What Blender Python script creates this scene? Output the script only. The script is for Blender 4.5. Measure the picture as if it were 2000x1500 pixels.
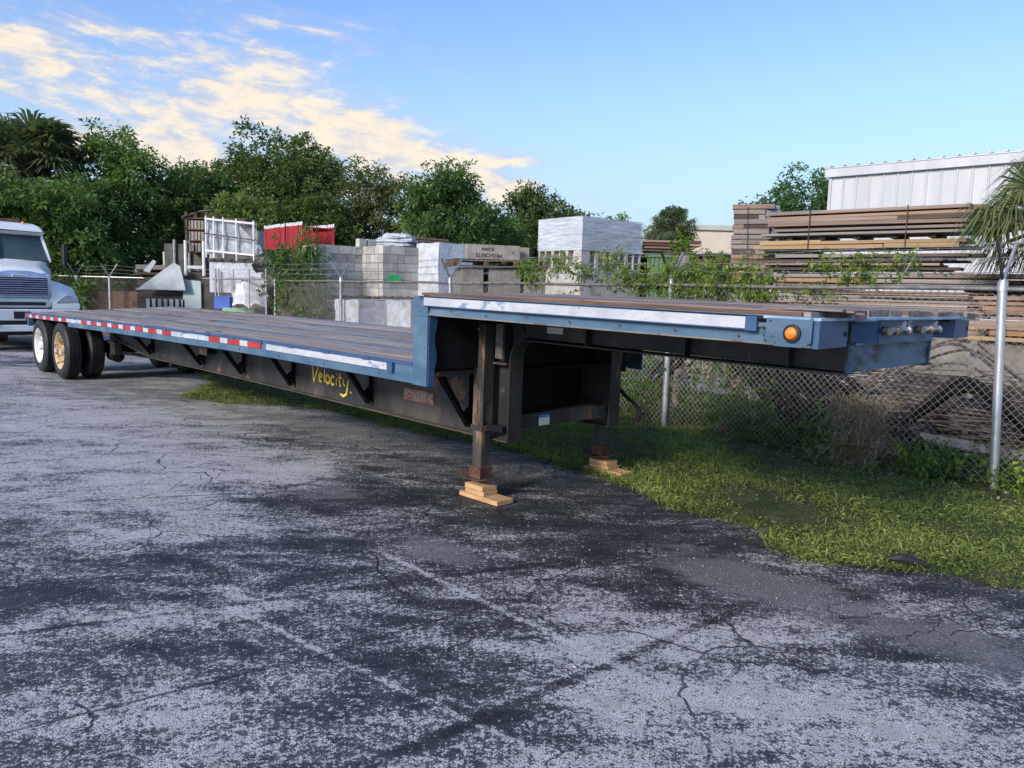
import bpy, math, random
import numpy as np
from mathutils import Vector, Matrix, noise as mnoise
random.seed(7); RNG = np.random.default_rng(11)
R = math.radians
for o in list(bpy.data.objects): bpy.data.objects.remove(o)
scene = bpy.context.scene
COL = scene.collection

# ------------------------------------------------------------------ camera
cam_d = bpy.data.cameras.new('camera'); cam = bpy.data.objects.new('camera', cam_d); COL.objects.link(cam)
cam_d.sensor_width = 36; cam_d.lens = 1525.585 / 2000 * 36; cam_d.clip_start = .05; cam_d.clip_end = 2000
cam.matrix_world = Matrix.Translation((0, 0, 1.589)) @ Matrix.Rotation(R(90 - 6.613), 4, 'X') @ Matrix.Rotation(R(1.576), 4, 'Z')
scene.camera = cam

# ------------------------------------------------------------------ light
SUN_ELEV, SUN_AZ = 26, 220          # azimuth: degrees clockwise from +Y; the sun stands low to the left, a little behind the camera
SKY_STRENGTH, SUN_STRENGTH, EXPOSURE = .096, 1.6, 1.36
vs = scene.view_settings
vs.view_transform = 'Standard'; vs.look = 'None'; vs.exposure = EXPOSURE; vs.gamma = 1; vs.use_curve_mapping = False

class NT:
    """tiny helper to wire shader nodes"""
    def __init__(s, tree): s.t = tree; s.n = tree.nodes; s.l = tree.links
    def node(s, typ, **kw):
        n = s.n.new(typ)
        for k, v in kw.items():
            if k.startswith('_'): setattr(n, k[1:], v)
            else: s.put(n, k, v)
        return n
    def put(s, n, k, v):
        i = n.inputs[int(k[1:])] if k[0] == 'i' and k[1:].isdigit() else n.inputs[k.replace('__', ' ')]
        if hasattr(v, 'is_output'): s.l.new(v, i)
        else:
            if i.type == 'RGBA' and len(v) == 3: v = (*v, 1)
            i.default_value = v
    def math(s, op, a, b=None, c=None, clamp=False):
        n = s.n.new('ShaderNodeMath'); n.operation = op; n.use_clamp = clamp
        for k, v in enumerate((a, b, c)):
            if v is None: continue
            s.put(n, f'i{k}', v)
        return n.outputs[0]
    def vmath(s, op, a, b=None, sc=None):
        n = s.n.new('ShaderNodeVectorMath'); n.operation = op
        s.put(n, 'i0', a)
        if b is not None: s.put(n, 'i1', b)
        if sc is not None: s.put(n, 'Scale', sc)
        return n.outputs['Vector'] if op not in ('DOT_PRODUCT', 'LENGTH', 'DISTANCE') else n.outputs['Value']
    def mix(s, f, a, b, typ='MIX'):
        n = s.n.new('ShaderNodeMix'); n.data_type = 'RGBA'; n.blend_type = typ; n.clamp_factor = True
        s.put(n, 'i0', f); s.put(n, 'i6', a); s.put(n, 'i7', b); return n.outputs[2]
    def ramp(s, v, lo, hi, a=0., b=1.):
        n = s.n.new('ShaderNodeMapRange'); n.interpolation_type = 'SMOOTHSTEP'
        for k, x in zip(('Value', 'From Min', 'From Max', 'To Min', 'To Max'), (v, lo, hi, a, b)): s.put(n, k, x)
        return n.outputs[0]
    def noise(s, vec, scale, detail=5, rough=.55, dist=0., dims='3D'):
        n = s.n.new('ShaderNodeTexNoise'); n.noise_dimensions = dims
        for k, x in (('Vector', vec), ('Scale', scale), ('Detail', detail), ('Roughness', rough), ('Distortion', dist)): s.put(n, k, x)
        return n.outputs[0]
    def voro(s, vec, scale, feat='F1', rnd=1.):
        n = s.n.new('ShaderNodeTexVoronoi'); n.feature = feat
        s.put(n, 'Vector', vec); s.put(n, 'Scale', scale); s.put(n, 'Randomness', rnd); return n

def smooth_blob(nt, u, v, cu, cv, ru, rv, ang=0):
    du = nt.math('SUBTRACT', u, cu); dv = nt.math('SUBTRACT', v, cv)
    c, si = math.cos(ang), math.sin(ang)
    a = nt.math('DIVIDE', nt.math('ADD', nt.math('MULTIPLY', du, c), nt.math('MULTIPLY', dv, si)), ru)
    b = nt.math('DIVIDE', nt.math('SUBTRACT', nt.math('MULTIPLY', dv, c), nt.math('MULTIPLY', du, si)), rv)
    d = nt.math('ADD', nt.math('MULTIPLY', a, a), nt.math('MULTIPLY', b, b))
    return nt.math('EXPONENT', nt.math('MULTIPLY', d, -1.))

world = bpy.data.worlds.new('World'); scene.world = world; world.use_nodes = True
wt = NT(world.node_tree); wt.n.clear()
sky = wt.n.new('ShaderNodeTexSky'); sky.sky_type = 'NISHITA'; sky.sun_disc = False
sky.sun_elevation = R(SUN_ELEV); sky.sun_rotation = R(SUN_AZ); sky.air_density = 1.0; sky.dust_density = .6; sky.ozone_density = 3.0
tc = wt.n.new('ShaderNodeTexCoord'); sep = wt.n.new('ShaderNodeSeparateXYZ'); wt.l.new(tc.outputs['Generated'], sep.inputs[0])
dx, dy, dz = sep.outputs
hz = wt.math('MAXIMUM', dz, .0)
inv = wt.math('DIVIDE', 1., wt.math('ADD', hz, .10))
cmb = wt.node('ShaderNodeCombineXYZ', X=wt.math('MULTIPLY', dx, inv), Y=wt.math('MULTIPLY', dy, inv), Z=0.)
# azimuth / elevation of the direction, for where cloud banks stand
az = wt.math('ARCTAN2', dx, dy)
el = wt.math('ARCSINE', dz)
banks = None
for px, py, rx, ry, tilt, wgt in ((440, 180, 190, 52, 24, 1.0), (650, 240, 150, 40, -6, .8), (860, 300, 250, 55, -17, 1.25), (280, 295, 300, 34, -3, .95), (620, 335, 420, 60, -8, .55), (60, 60, 160, 22, 20, .5),
                                  (80, 115, 190, 55, 6, .9), (380, 150, 480, 150, 0, .42), (500, 95, 40, 14, 5, .5), (720, 155, 30, 12, 0, .35)):
    b = wt.math('MULTIPLY', smooth_blob(wt, az, el, math.atan((px - 1000) / 1525), math.atan((555 + (px-1000)*.0275 - py) / 1560 * math.cos(math.atan((px-1000)/1525))), rx / 1700, ry / 1600, R(tilt)), wgt)
    banks = b if banks is None else wt.math('ADD', banks, b)
# the same kind of broken cloud over the rest of the sky
other = wt.math('MULTIPLY', wt.ramp(wt.noise(cmb.outputs[0], .35, 3), .5, .75), wt.ramp(dy, .55, .1))
banks = wt.math('ADD', banks, wt.math('MULTIPLY', other, .7))
uv = wt.node('ShaderNodeCombineXYZ', X=wt.math('MULTIPLY', az, 5.), Y=wt.math('MULTIPLY', el, 13.), Z=0.)
skew = wt.node('ShaderNodeVectorRotate', _rotation_type='Z_AXIS', Vector=uv.outputs[0], Angle=R(24))
n1 = wt.noise(wt.node('ShaderNodeMapping', Vector=skew.outputs[0], Scale=(.8, 1.7, 1)).outputs[0], 1.2, 10, .60, .7)
n2 = wt.noise(uv.outputs[0], 4.5, 7, .65, .3)
dens = wt.math('ADD', wt.math('MULTIPLY', banks, .70), wt.math('ADD', wt.math('MULTIPLY', wt.math('SUBTRACT', n1, .5), 2.6), wt.math('MULTIPLY', wt.math('SUBTRACT', n2, .5), 1.1)))
dens = wt.math('MULTIPLY', wt.ramp(dens, .04, .98), wt.ramp(banks, .02, .3))
warm = wt.ramp(wt.math('ADD', n2, wt.math('MULTIPLY', dens, .38)), .52, 1.0)
ccol = wt.mix(warm, (2.35, 2.5, 3.15), (4.3, 3.75, 2.95))
lowhaze = wt.math('MULTIPLY', wt.ramp(el, .34, .0), .92)
base = wt.mix(lowhaze, wt.mix(1., sky.outputs[0], (.80, .84, .98), 'MULTIPLY'), (2.15, 2.80, 3.12))
skyc = wt.mix(wt.math('MULTIPLY', dens, .95), base, ccol)
bg = wt.node('ShaderNodeBackground', Color=skyc, Strength=SKY_STRENGTH)
wo = wt.n.new('ShaderNodeOutputWorld'); wt.l.new(bg.outputs[0], wo.inputs[0])

sd = bpy.data.lights.new('sun', 'SUN'); sd.energy = SUN_STRENGTH; sd.angle = R(12); sd.color = (1.0, .89, .76)
so = bpy.data.objects.new('sun', sd); COL.objects.link(so)
sv = Vector((math.sin(R(SUN_AZ)) * math.cos(R(SUN_ELEV)), math.cos(R(SUN_AZ)) * math.cos(R(SUN_ELEV)), math.sin(R(SUN_ELEV))))
so.rotation_euler = sv.to_track_quat('Z', 'Y').to_euler()

# ------------------------------------------------------------------ materials
MATS = {}
def weather(name, c1, c2, scale=3, rough=.7, metal=0, bump=.15, bscale=40, spots=(), stretch=(1, 1, 1), rnd=.2, detail=6, spec=.5, hue=0, contrast=(.35, .65), alpha=None):
    """base colour c1..c2 by noise, spots = (colour, scale, threshold, softness) layered over"""
    m = bpy.data.materials.new(name); m.use_nodes = True; t = NT(m.node_tree); t.n.clear()
    out = t.n.new('ShaderNodeOutputMaterial'); b = t.n.new('ShaderNodeBsdfPrincipled'); t.l.new(b.outputs[0], out.inputs[0])
    co = t.n.new('ShaderNodeTexCoord'); oi = t.n.new('ShaderNodeObjectInfo')
    off = t.math('MULTIPLY', oi.outputs['Random'], 53.)
    v0 = t.vmath('ADD', co.outputs['Object'], off)
    mp = t.node('ShaderNodeMapping', Vector=v0, Scale=stretch).outputs[0]
    c = t.mix(t.ramp(t.noise(mp, scale, detail, .6), *contrast), c1, c2)
    for col, sc, th, sf in spots:
        c = t.mix(t.ramp(t.noise(mp, sc, 8, .65), th, th + sf), c, col)
    hsv = t.node('ShaderNodeHueSaturation', Color=c, Value=t.math('ADD', t.math('MULTIPLY', oi.outputs['Random'], rnd), 1 - rnd / 2))
    if hue: t.put(hsv, 'Saturation', t.math('ADD', t.math('MULTIPLY', t.math('FRACT', t.math('MULTIPLY', oi.outputs['Random'], 17.3)), hue), 1 - hue / 2))
    t.l.new(hsv.outputs[0], b.inputs['Base Color'])
    t.put(b, 'Roughness', t.math('ADD', t.math('MULTIPLY', t.noise(mp, scale * 3, 4), .3), rough - .15, clamp=True)); b.inputs['Metallic'].default_value = metal
    b.inputs['Specular IOR Level'].default_value = spec
    if alpha is not None: t.put(b, 'Alpha', alpha)
    if bump:
        bn = t.node('ShaderNodeBump', Strength=bump, Distance=.01, Height=t.noise(mp, bscale, 5, .65)); t.l.new(bn.outputs[0], b.inputs['Normal'])
    MATS[name] = m; return m

BLUE = weather('blue_paint', (.050, .108, .180), (.085, .155, .228), 2.2, .5, 0, .1, 60, [((.17, .23, .31), 1.6, .56, .22), ((.10, .065, .05), 9, .69, .05), ((.05, .055, .07), 4, .66, .12)], (1, 1, 2), .1)
BLUE_DK = weather('blue_paint_deep', (.028, .074, .165), (.050, .108, .212), 2.5, .45, 0, .1, 60, [((.12, .17, .25), 2, .62, .2), ((.09, .06, .05), 11, .7, .04)], (1, 1, 2), .15)
BLACKST = weather('black_chassis_paint', (.016, .017, .020), (.040, .038, .037), 2.5, .55, .1, .15, 50, [((.085, .070, .058), 1.6, .50, .2), ((.15, .14, .13), 6, .62, .08), ((.19, .095, .05), 3.4, .62, .04)], (1, 1, .45), .1)
BLACKDK = weather('black_underbody_paint', (.004, .004, .005), (.011, .011, .012), 3, .7, 0, .2, 50, [((.035, .028, .024), 4, .62, .1)], (1, 1, .6), .1, spec=.2)
FLANGE = weather('dirty_flange_steel', (.05, .043, .036), (.10, .085, .07), 5, .7, .1, .2, 60, [((.14, .07, .04), 5, .64, .06)], (1, 1, 1), .1)
LEGMAT = weather('landing_leg_steel', (.035, .032, .031), (.075, .066, .060), 4, .55, .2, .15, 50, [((.26, .16, .095), 5, .50, .12), ((.012, .012, .014), 3.5, .56, .1), ((.24, .23, .22), 9, .68, .05)], (1, 1, .35), .05)
RUST = weather('rusty_steel', (.085, .040, .026), (.16, .085, .055), 8, .8, .2, .3, 50, [((.30, .28, .26), 12, .68, .05)], (1, 1, 1), .2)
PLANK = weather('deck_plank_wood', (.185, .142, .122), (.350, .298, .275), 1.6, .85, 0, .5, 14, [((.43, .40, .39), 2.2, .57, .14), ((.060, .045, .040), 3.4, .60, .06), ((.27, .145, .08), 1.1, .68, .10)], (.55, 13, 13), .22, hue=.5, detail=8)
PLANKD = weather('dark_deck_plank_wood', (.120, .085, .070), (.26, .215, .195), 1.8, .85, 0, .5, 14, [((.26, .235, .23), 2.2, .58, .12), ((.03, .022, .02), 3.4, .58, .08)], (.55, 13, 13), .25, hue=.5, detail=8)
PLANKE = weather('plank_edge_wood', (.10, .045, .022), (.17, .095, .06), 3, .85, 0, .4, 20, [((.04, .025, .02), 5, .6, .1)], (.6, 8, 8), .2)
TAPEW = weather('worn_white_reflector', (.40, .42, .47), (.56, .57, .60), 4, .4, 0, .3, 90, [((.22, .27, .38), 4, .57, .08), ((.16, .13, .11), 9, .65, .04), ((.09, .08, .08), 24, .68, .03)], (1, 1, 1.6), .06)
TAPER = weather('red_reflector', (.33, .022, .022), (.46, .04, .035), 6, .4, 0, .05, 80, [((.20, .05, .05), 10, .65, .05), ((.5, .42, .4), 22, .72, .03)], (1, 1, 1), .12)
TAPEG = weather('worn_blue_grey_reflector', (.32, .38, .48), (.55, .58, .62), 10, .5, 0, .05, 80, [((.10, .16, .28), 14, .58, .06)], (1, 1, 1), .1)
RUBBER = weather('tyre_rubber', (.012, .013, .016), (.024, .025, .028), 6, .65, 0, .1, 60, [((.06, .055, .05), 5, .62, .12)], (1, 1, 1), .1, spec=.4)
RIMW = weather('rusty_white_rim', (.60, .61, .58), (.80, .81, .80), 6, .5, 0, .2, 60, [((.32, .17, .06), 5, .57, .07), ((.13, .055, .02), 9, .64, .05)], (1, 1, 1), .05)
RIMR = weather('rusted_rim', (.50, .33, .16), (.70, .62, .48), 6, .65, 0, .25, 60, [((.20, .085, .03), 8, .50, .12), ((.60, .56, .48), 7, .64, .06)], (1, 1, 1), .05)
YELLOW = weather('yellow_brush_paint', (.72, .50, .04), (.80, .62, .08), 8, .6, 0, .1, 60, (), (1, 1, 1), 0)
AMBER = weather('amber_lens', (.80, .20, .015), (.90, .30, .03), 30, .25, 0, .3, 120, (), (1, 1, 1), 0)
AMBER.node_tree.nodes['Principled BSDF'].inputs['Transmission Weight'].default_value = .15
CHROME = weather('tarnished_coupling_metal', (.10, .095, .09), (.42, .40, .38), 9, .38, .85, .1, 50, [((.12, .08, .05), 18, .62, .08)], (1, 1, 1), .1)
CASTGREY = weather('cast_grey_metal', (.16, .15, .14), (.32, .30, .27), 25, .6, .5, .4, 90, [((.12, .06, .03), 20, .6, .06)], (1, 1, 1), .1)
NEWWOOD = weather('fresh_pine', (.46, .26, .115), (.62, .40, .20), 2.5, .75, 0, .25, 30, [((.30, .14, .05), 4, .62, .06), ((.33, .28, .13), 2, .64, .12)], (1.5, 14, 14), .18)
LABELW = weather('printed_white_sticker', (.50, .52, .50), (.60, .62, .60), 14, .6, 0, 0, 60, [((.2, .2, .2), 40, .62, .05)], (1, 1, 3), 0)
LABELB = weather('blue_sticker_head', (.05, .15, .42), (.08, .20, .5), 14, .6, 0, 0, 60, (), (1, 1, 1), 0)
NAMEPL = weather('faded_red_plate', (.24, .075, .05), (.36, .20, .16), 12, .7, 0, .2, 60, [((.40, .34, .29), 18, .58, .08)], (1, 1, 1), 0)
PLATELET = weather('plate_lettering', (.42, .36, .30), (.55, .48, .42), 12, .7, 0, 0, 60, (), (1, 1, 1), 0)
GALV = weather('galvanised_steel', (.34, .35, .36), (.48, .49, .50), 6, .45, .65, .05, 60, [((.22, .20, .17), 6, .66, .1)], (1, 1, 1), .12)
GALVN = weather('new_galvanised_post', (.55, .58, .62), (.68, .70, .74), 9, .34, .75, .03, 60, (), (1, 1, .4), .05)
GALVD = weather('dull_galvanised_rail', (.15, .14, .13), (.27, .26, .245), 9, .6, .45, .1, 60, [((.17, .11, .07), 6, .62, .08)], (1, 1, 1), .12)
WIRE = weather('fence_wire', (.30, .28, .255), (.46, .44, .41), 4, .55, .5, 0, 60, [((.17, .10, .06), 3, .60, .1)], (1, 1, 1), .1)
CONC = weather('concrete_block_grey', (.36, .35, .325), (.48, .465, .43), 4, .92, 0, .4, 60, [((.235, .23, .215), 3, .62, .12)], (1, 1, 1), .50, hue=.9, spec=.2)
CONCD = weather('dark_concrete', (.155, .145, .13), (.25, .235, .21), 5, .92, 0, .4, 60, [((.11, .10, .09), 3, .6, .12)], (1, 1, 1), .2, spec=.2)
CONCH = weather('pale_hollow_concrete', (.38, .37, .34), (.49, .475, .44), 5, .92, 0, .4, 60, (), (1, 1, 1), .15, hue=.4, spec=.2)
GREENP = weather('green_spray_paint', (.02, .42, .09), (.04, .50, .12), 5, .7, 0, .1, 60, (), (1, 1, 1), 0)
REDP = weather('red_scaffold_paint', (.30, .016, .024), (.44, .030, .036), 4, .45, 0, 0, 60, (), (1, 1, 1), .25)
WHITEP = weather('white_cap_paint', (.70, .70, .70), (.80, .80, .79), 4, .5, 0, 0, 60, (), (1, 1, 1), .1)
TIMBER = weather('weathered_timber', (.165, .108, .080), (.370, .270, .215), 1.2, .85, 0, .4, 20, [((.085, .065, .055), 2.6, .56, .08), ((.44, .36, .30), 2.5, .62, .1)], (.7, 10, 10), .45, hue=.7, detail=8, contrast=(.42, .58))
TIMBERG = weather('grey_timber', (.165, .140, .125), (.350, .305, .275), 1.4, .9, 0, .4, 20, [((.09, .075, .07), 2.8, .57, .08)], (.7, 10, 10), .35, hue=.8, detail=8)
TIMBERY = weather('yellow_timber', (.30, .195, .095), (.44, .31, .175), 1.4, .8, 0, .3, 20, [((.30, .19, .10), 2.0, .62, .1)], (.7, 10, 10), .25, detail=8)
TIMBERO = weather('orange_brown_timber', (.21, .115, .07), (.38, .235, .155), 1.4, .8, 0, .3, 20, [((.15, .08, .05), 2.0, .60, .1)], (.7, 10, 10), .5, hue=.5, detail=8)
TIMBERD = weather('dark_timber', (.055, .040, .032), (.125, .095, .080), 1.6, .9, 0, .3, 20, [((.20, .15, .12), 2.6, .64, .08)], (.7, 10, 10), .5, detail=8)
STRAP = weather('black_strap', (.015, .015, .017), (.03, .03, .03), 4, .5, 0, 0, 60, (), (1, 1, 1), 0)
BLUEGREY = weather('blue_grey_painted_ends', (.17, .22, .29), (.30, .35, .42), 5, .8, 0, .2, 60, [((.36, .38, .40), 6, .62, .1)], (1, 1, 1), .3)
WALLW = weather('white_metal_wall', (.44, .455, .48), (.52, .53, .55), 1.5, .5, 0, .02, 20, [((.50, .50, .50), 1.1, .66, .14)], (1, 1, .2), .04)
WALLB = weather('beige_wall', (.58, .50, .40), (.64, .56, .45), 1.5, .8, 0, .05, 20, (), (1, 1, 1), .04)
GREENC = weather('green_container_paint', (.085, .155, .060), (.12, .20, .085), 3, .6, 0, .1, 20, [((.14, .09, .05), 5, .7, .05)], (1, 1, 1), .04)
TRUCKW = weather('white_truck_paint', (.70, .76, .78), (.82, .86, .87), 1.6, .32, 0, .02, 20, [((.52, .54, .54), 3.2, .62, .2)], (1, 1, 1), .02)
TRUCKD = weather('dark_truck_trim', (.012, .013, .015), (.025, .026, .028), 4, .55, 0, .05, 40, (), (1, 1, 1), .05)
TRUCKC = weather('blue_tinted_chrome', (.40, .44, .62), (.62, .66, .82), 2, .22, .85, .02, 20, (), (1, 1, 1), .05)
GLASS = weather('windscreen_glass', (.030, .055, .060), (.075, .115, .120), 1.1, .12, 0, 0, 20, (), (1, 1, .5), 0, contrast=(.3, .7), spec=.7)
LENS = weather('hazy_headlight_lens', (.34, .38, .41), (.50, .54, .57), 6, .2, 0, .1, 40, (), (1, 1, 1), 0)
GREYSHEET = weather('grey_sheet_metal', (.30, .34, .37), (.42, .46, .49), 3, .5, .3, .05, 20, [((.2, .2, .2), 3, .66, .1)], (1, 1, 1), .15)
TEALSHEET = weather('pale_green_board', (.36, .46, .45), (.44, .53, .52), 2, .6, 0, .05, 20, (), (1, 1, 1), .05)
BLUEBIN = weather('blue_plastic', (.04, .10, .40), (.06, .14, .48), 2, .5, 0, 0, 20, (), (1, 1, 1), .05)
GREENTUB = weather('pale_green_plastic', (.22, .42, .26), (.30, .50, .33), 2, .5, 0, 0, 20, (), (1, 1, 1), .05)
MESHDK = weather('dark_mesh_panel', (.05, .055, .05), (.10, .10, .09), 6, .8, 0, .1, 60, (), (1, 1, 1), .2)
BEAMC = weather('aged_brown_concrete', (.27, .25, .22), (.36, .34, .30), 5, .92, 0, .4, 60, [((.19, .175, .155), 3, .6, .12)], (1, 1, 1), .1, spec=.2)
REBAR = weather('rusty_rebar', (.050, .038, .033), (.155, .128, .115), 6, .8, .1, 0, 60, (), (1, 1, 1), .3)
BLACKPIPE = weather('black_pipe', (.006, .006, .006), (.015, .013, .012), 3, .7, 0, .05, 30, [((.04, .03, .025), 3, .64, .1)], (1, 1, 1), .2, spec=.2)
STONE = weather('pale_stone', (.34, .32, .28), (.50, .48, .43), 9, .9, 0, .2, 60, (), (1, 1, 1), .3)
BARK = weather('bark', (.06, .045, .035), (.12, .095, .075), 5, .9, 0, .4, 20, (), (4, 4, 1), .2)
STRAW = weather('dry_grass_straw', (.27, .20, .12), (.42, .33, .21), 6, .9, 0, 0, 20, (), (1, 1, 1), .1)

def film_mat(name, col, opac, scale=(1, 1, 9)):
    m = bpy.data.materials.new(name); m.use_nodes = True; t = NT(m.node_tree); t.n.clear()
    out = t.n.new('ShaderNodeOutputMaterial')
    co = t.n.new('ShaderNodeTexCoord').outputs['Object']
    mp = t.node('ShaderNodeMapping', Vector=co, Scale=scale, Rotation=(0, R(6), R(4))).outputs[0]
    w = t.noise(mp, 2.2, 9, .7, .4); w2 = t.noise(co, 1.4, 4)
    pb = t.node('ShaderNodeBsdfPrincipled', Base__Color=t.mix(t.ramp(w, .35, .7), tuple(x * .82 for x in col), col), Roughness=.32)
    bn = t.node('ShaderNodeBump', Strength=.8, Distance=.03, Height=w); t.l.new(bn.outputs[0], pb.inputs['Normal'])
    tr = t.node('ShaderNodeBsdfTransparent', Color=(.95, .97, 1))
    f = t.ramp(t.math('ADD', w, t.math('MULTIPLY', w2, .5)), .45, .95, opac - .22, min(opac + .2, 1))
    mx = t.node('ShaderNodeMixShader', Fac=f); t.l.new(tr.outputs[0], mx.inputs[1]); t.l.new(pb.outputs[0], mx.inputs[2])
    t.l.new(mx.outputs[0], out.inputs[0]); return m
FILM = film_mat('stretch_film', (.74, .80, .88), .62)
FILMW = film_mat('white_plastic_sheet', (.66, .70, .76), .9, (3, 3, 2))
FILMT = film_mat('thin_clear_plastic', (.62, .68, .72), .55, (3, 3, 2))

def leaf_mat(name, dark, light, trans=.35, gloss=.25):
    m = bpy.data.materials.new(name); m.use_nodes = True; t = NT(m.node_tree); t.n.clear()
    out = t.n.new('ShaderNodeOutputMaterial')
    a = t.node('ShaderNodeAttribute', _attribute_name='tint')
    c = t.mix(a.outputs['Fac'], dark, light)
    pb = t.node('ShaderNodeBsdfPrincipled', Base__Color=c, Roughness=.55); pb.inputs['Specular IOR Level'].default_value = gloss
    tl = t.node('ShaderNodeBsdfTranslucent', Color=t.mix(.35, c, (.30, .42, .03), 'MIX'))
    mx = t.node('ShaderNodeMixShader', Fac=trans); t.l.new(pb.outputs[0], mx.inputs[1]); t.l.new(tl.outputs[0], mx.inputs[2])
    t.l.new(mx.outputs[0], out.inputs[0]); return m
LEAF_G = leaf_mat('green_leaves', (.044, .100, .032), (.190, .320, .090), .45)
LEAF_G2 = leaf_mat('yellow_green_leaves', (.055, .098, .028), (.240, .330, .095), .45)
LEAF_G3 = leaf_mat('deep_green_leaves', (.028, .072, .026), (.120, .225, .070), .38)
LEAF_D = leaf_mat('dark_leaves', (.028, .058, .022), (.125, .185, .052), .34)
LEAF_O = leaf_mat('olive_leaves', (.055, .080, .032), (.190, .225, .095))
LEAF_P = leaf_mat('palm_leaves', (.040, .070, .038), (.170, .225, .120), .3)
LEAF_PR = leaf_mat('bright_palm_leaves', (.075, .115, .050), (.280, .340, .150), .35)
LEAF_V = leaf_mat('vine_leaves', (.060, .120, .020), (.300, .390, .075))
LEAF_U = leaf_mat('undergrowth_leaves', (.036, .088, .026), (.160, .270, .070))
GRASS = leaf_mat('grass_blades', (.055, .105, .026), (.350, .430, .120))

# ------------------------------------------------------------------ mesh helpers
class MB:
    def __init__(s): s.v = []; s.f = []
    def add(s, vs_, fs): n = len(s.v); s.v += [tuple(p) for p in vs_]; s.f += [tuple(i + n for i in f) for f in fs]; return s
    def hexa(s, p):  # 8 points: bottom ring 0-3, top ring 4-7
        return s.add(p, [(0, 3, 2, 1), (4, 5, 6, 7), (0, 1, 5, 4), (1, 2, 6, 5), (2, 3, 7, 6), (3, 0, 4, 7)])
    def box(s, x0, x1, y0, y1, z0, z1):
        return s.hexa([(x0, y0, z0), (x1, y0, z0), (x1, y1, z0), (x0, y1, z0), (x0, y0, z1), (x1, y0, z1), (x1, y1, z1), (x0, y1, z1)])
    def obox(s, c, d1, d2, l1, l2, z0, z1):  # corner c (xy), unit dirs
        c = Vector((c[0], c[1])); a = Vector(d1) * l1; b = Vector(d2) * l2
        q = [c, c + a, c + a + b, c + b]
        if a.x * b.y - a.y * b.x < 0: q = [c, c + b, c + a + b, c + a]
        return s.hexa([(p.x, p.y, z0) for p in q] + [(p.x, p.y, z1) for p in q])
    def bar(s, p, q, w, h, up=(0, 0, 1)):
        p = Vector(p); q = Vector(q); d = (q - p).normalized(); u = Vector(up)
        r = d.cross(u)
        if r.length < 1e-4: r = d.cross(Vector((0, 1, 0)))
        r.normalize(); u = r.cross(d); r *= w / 2; u *= h / 2
        return s.hexa([p - r - u, p + r - u, q + r - u, q - r - u, p - r + u, p + r + u, q + r + u, q - r + u])
    def tube(s, pts, r, n=8, cap=True):
        pts = [Vector(p) for p in pts]; rr = r if isinstance(r, (list, tuple)) else [r] * len(pts); vs_ = []; fs = []; ref = None
        for i, p in enumerate(pts):
            d = (pts[min(i + 1, len(pts) - 1)] - pts[max(i - 1, 0)])
            d = d.normalized() if d.length > 1e-9 else Vector((0, 0, 1))
            if ref is None: ref = Vector((0, 0, 1)) if abs(d.z) < .9 else Vector((1, 0, 0))
            a = d.cross(ref).normalized(); b = a.cross(d).normalized(); ref = b
            for k in range(n):
                t = 2 * math.pi * k / n; vs_.append(p + (a * math.cos(t) + b * math.sin(t)) * rr[i])
        for i in range(len(pts) - 1):
            for k in range(n): fs.append((i * n + k, i * n + (k + 1) % n, (i + 1) * n + (k + 1) % n, (i + 1) * n + k))
        if cap: fs.append(tuple(range(n))[::-1]); fs.append(tuple((len(pts) - 1) * n + k for k in range(n)))
        return s.add(vs_, fs)
    def prism(s, poly, off):  # poly: list of 3D points, off: extrusion vector
        n = len(poly); off = Vector(off); a = [Vector(p) for p in poly]; b = [p + off for p in a]
        return s.add(a + b, [tuple(range(n))[::-1], tuple(range(n, 2 * n))] + [(i, (i + 1) % n, n + (i + 1) % n, n + i) for i in range(n)])
    def sweep(s, prof, xs, zf, yf=None):  # closed profile in (y,z) carried along x
        n = len(prof); vs_ = []
        for x in xs:
            for (y, z) in prof: vs_.append((x, y, z + zf(x, y)))
        fs = [(i * n + k, (i + 1) * n + k, (i + 1) * n + (k + 1) % n, i * n + (k + 1) % n) for i in range(len(xs) - 1) for k in range(n)]
        fs.append(tuple(range(n))); fs.append(tuple((len(xs) - 1) * n + k for k in range(n))[::-1])
        return s.add(vs_, fs)
    def lathe(s, prof, c, axis='Y', n=32):  # prof (radius, along-axis)
        vs_ = []; fs = []; m = len(prof)
        for i in range(n):
            t = 2 * math.pi * i / n; ct, st = math.cos(t), math.sin(t)
            for r, a in prof:
                p = (r * ct, a, r * st) if axis == 'Y' else ((a, r * ct, r * st) if axis == 'X' else (r * ct, r * st, a))
                vs_.append((p[0] + c[0], p[1] + c[1], p[2] + c[2]))
        for i in range(n):
            for k in range(m - 1): fs.append((i * m + k, i * m + k + 1, ((i + 1) % n) * m + k + 1, ((i + 1) % n) * m + k))
        return s.add(vs_, fs)
    def build(s, name, mat, parent=None, smooth=False, bevel=0, kind=None, loc=None):
        me = bpy.data.meshes.new(name); me.from_pydata(s.v, [], s.f); me.materials.append(mat)
        o = bpy.data.objects.new(name, me); COL.objects.link(o)
        if smooth:
            me.polygons.foreach_set('use_smooth', [True] * len(me.polygons)); me.set_sharp_from_angle(angle=R(38))
        if bevel:
            b = o.modifiers.new('bevel', 'BEVEL'); b.width = bevel; b.segments = 1; b.limit_method = 'ANGLE'
        if parent: o.parent = parent
        if kind: o['kind'] = kind
        if loc: o.location = loc
        me.validate()
        return o

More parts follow.
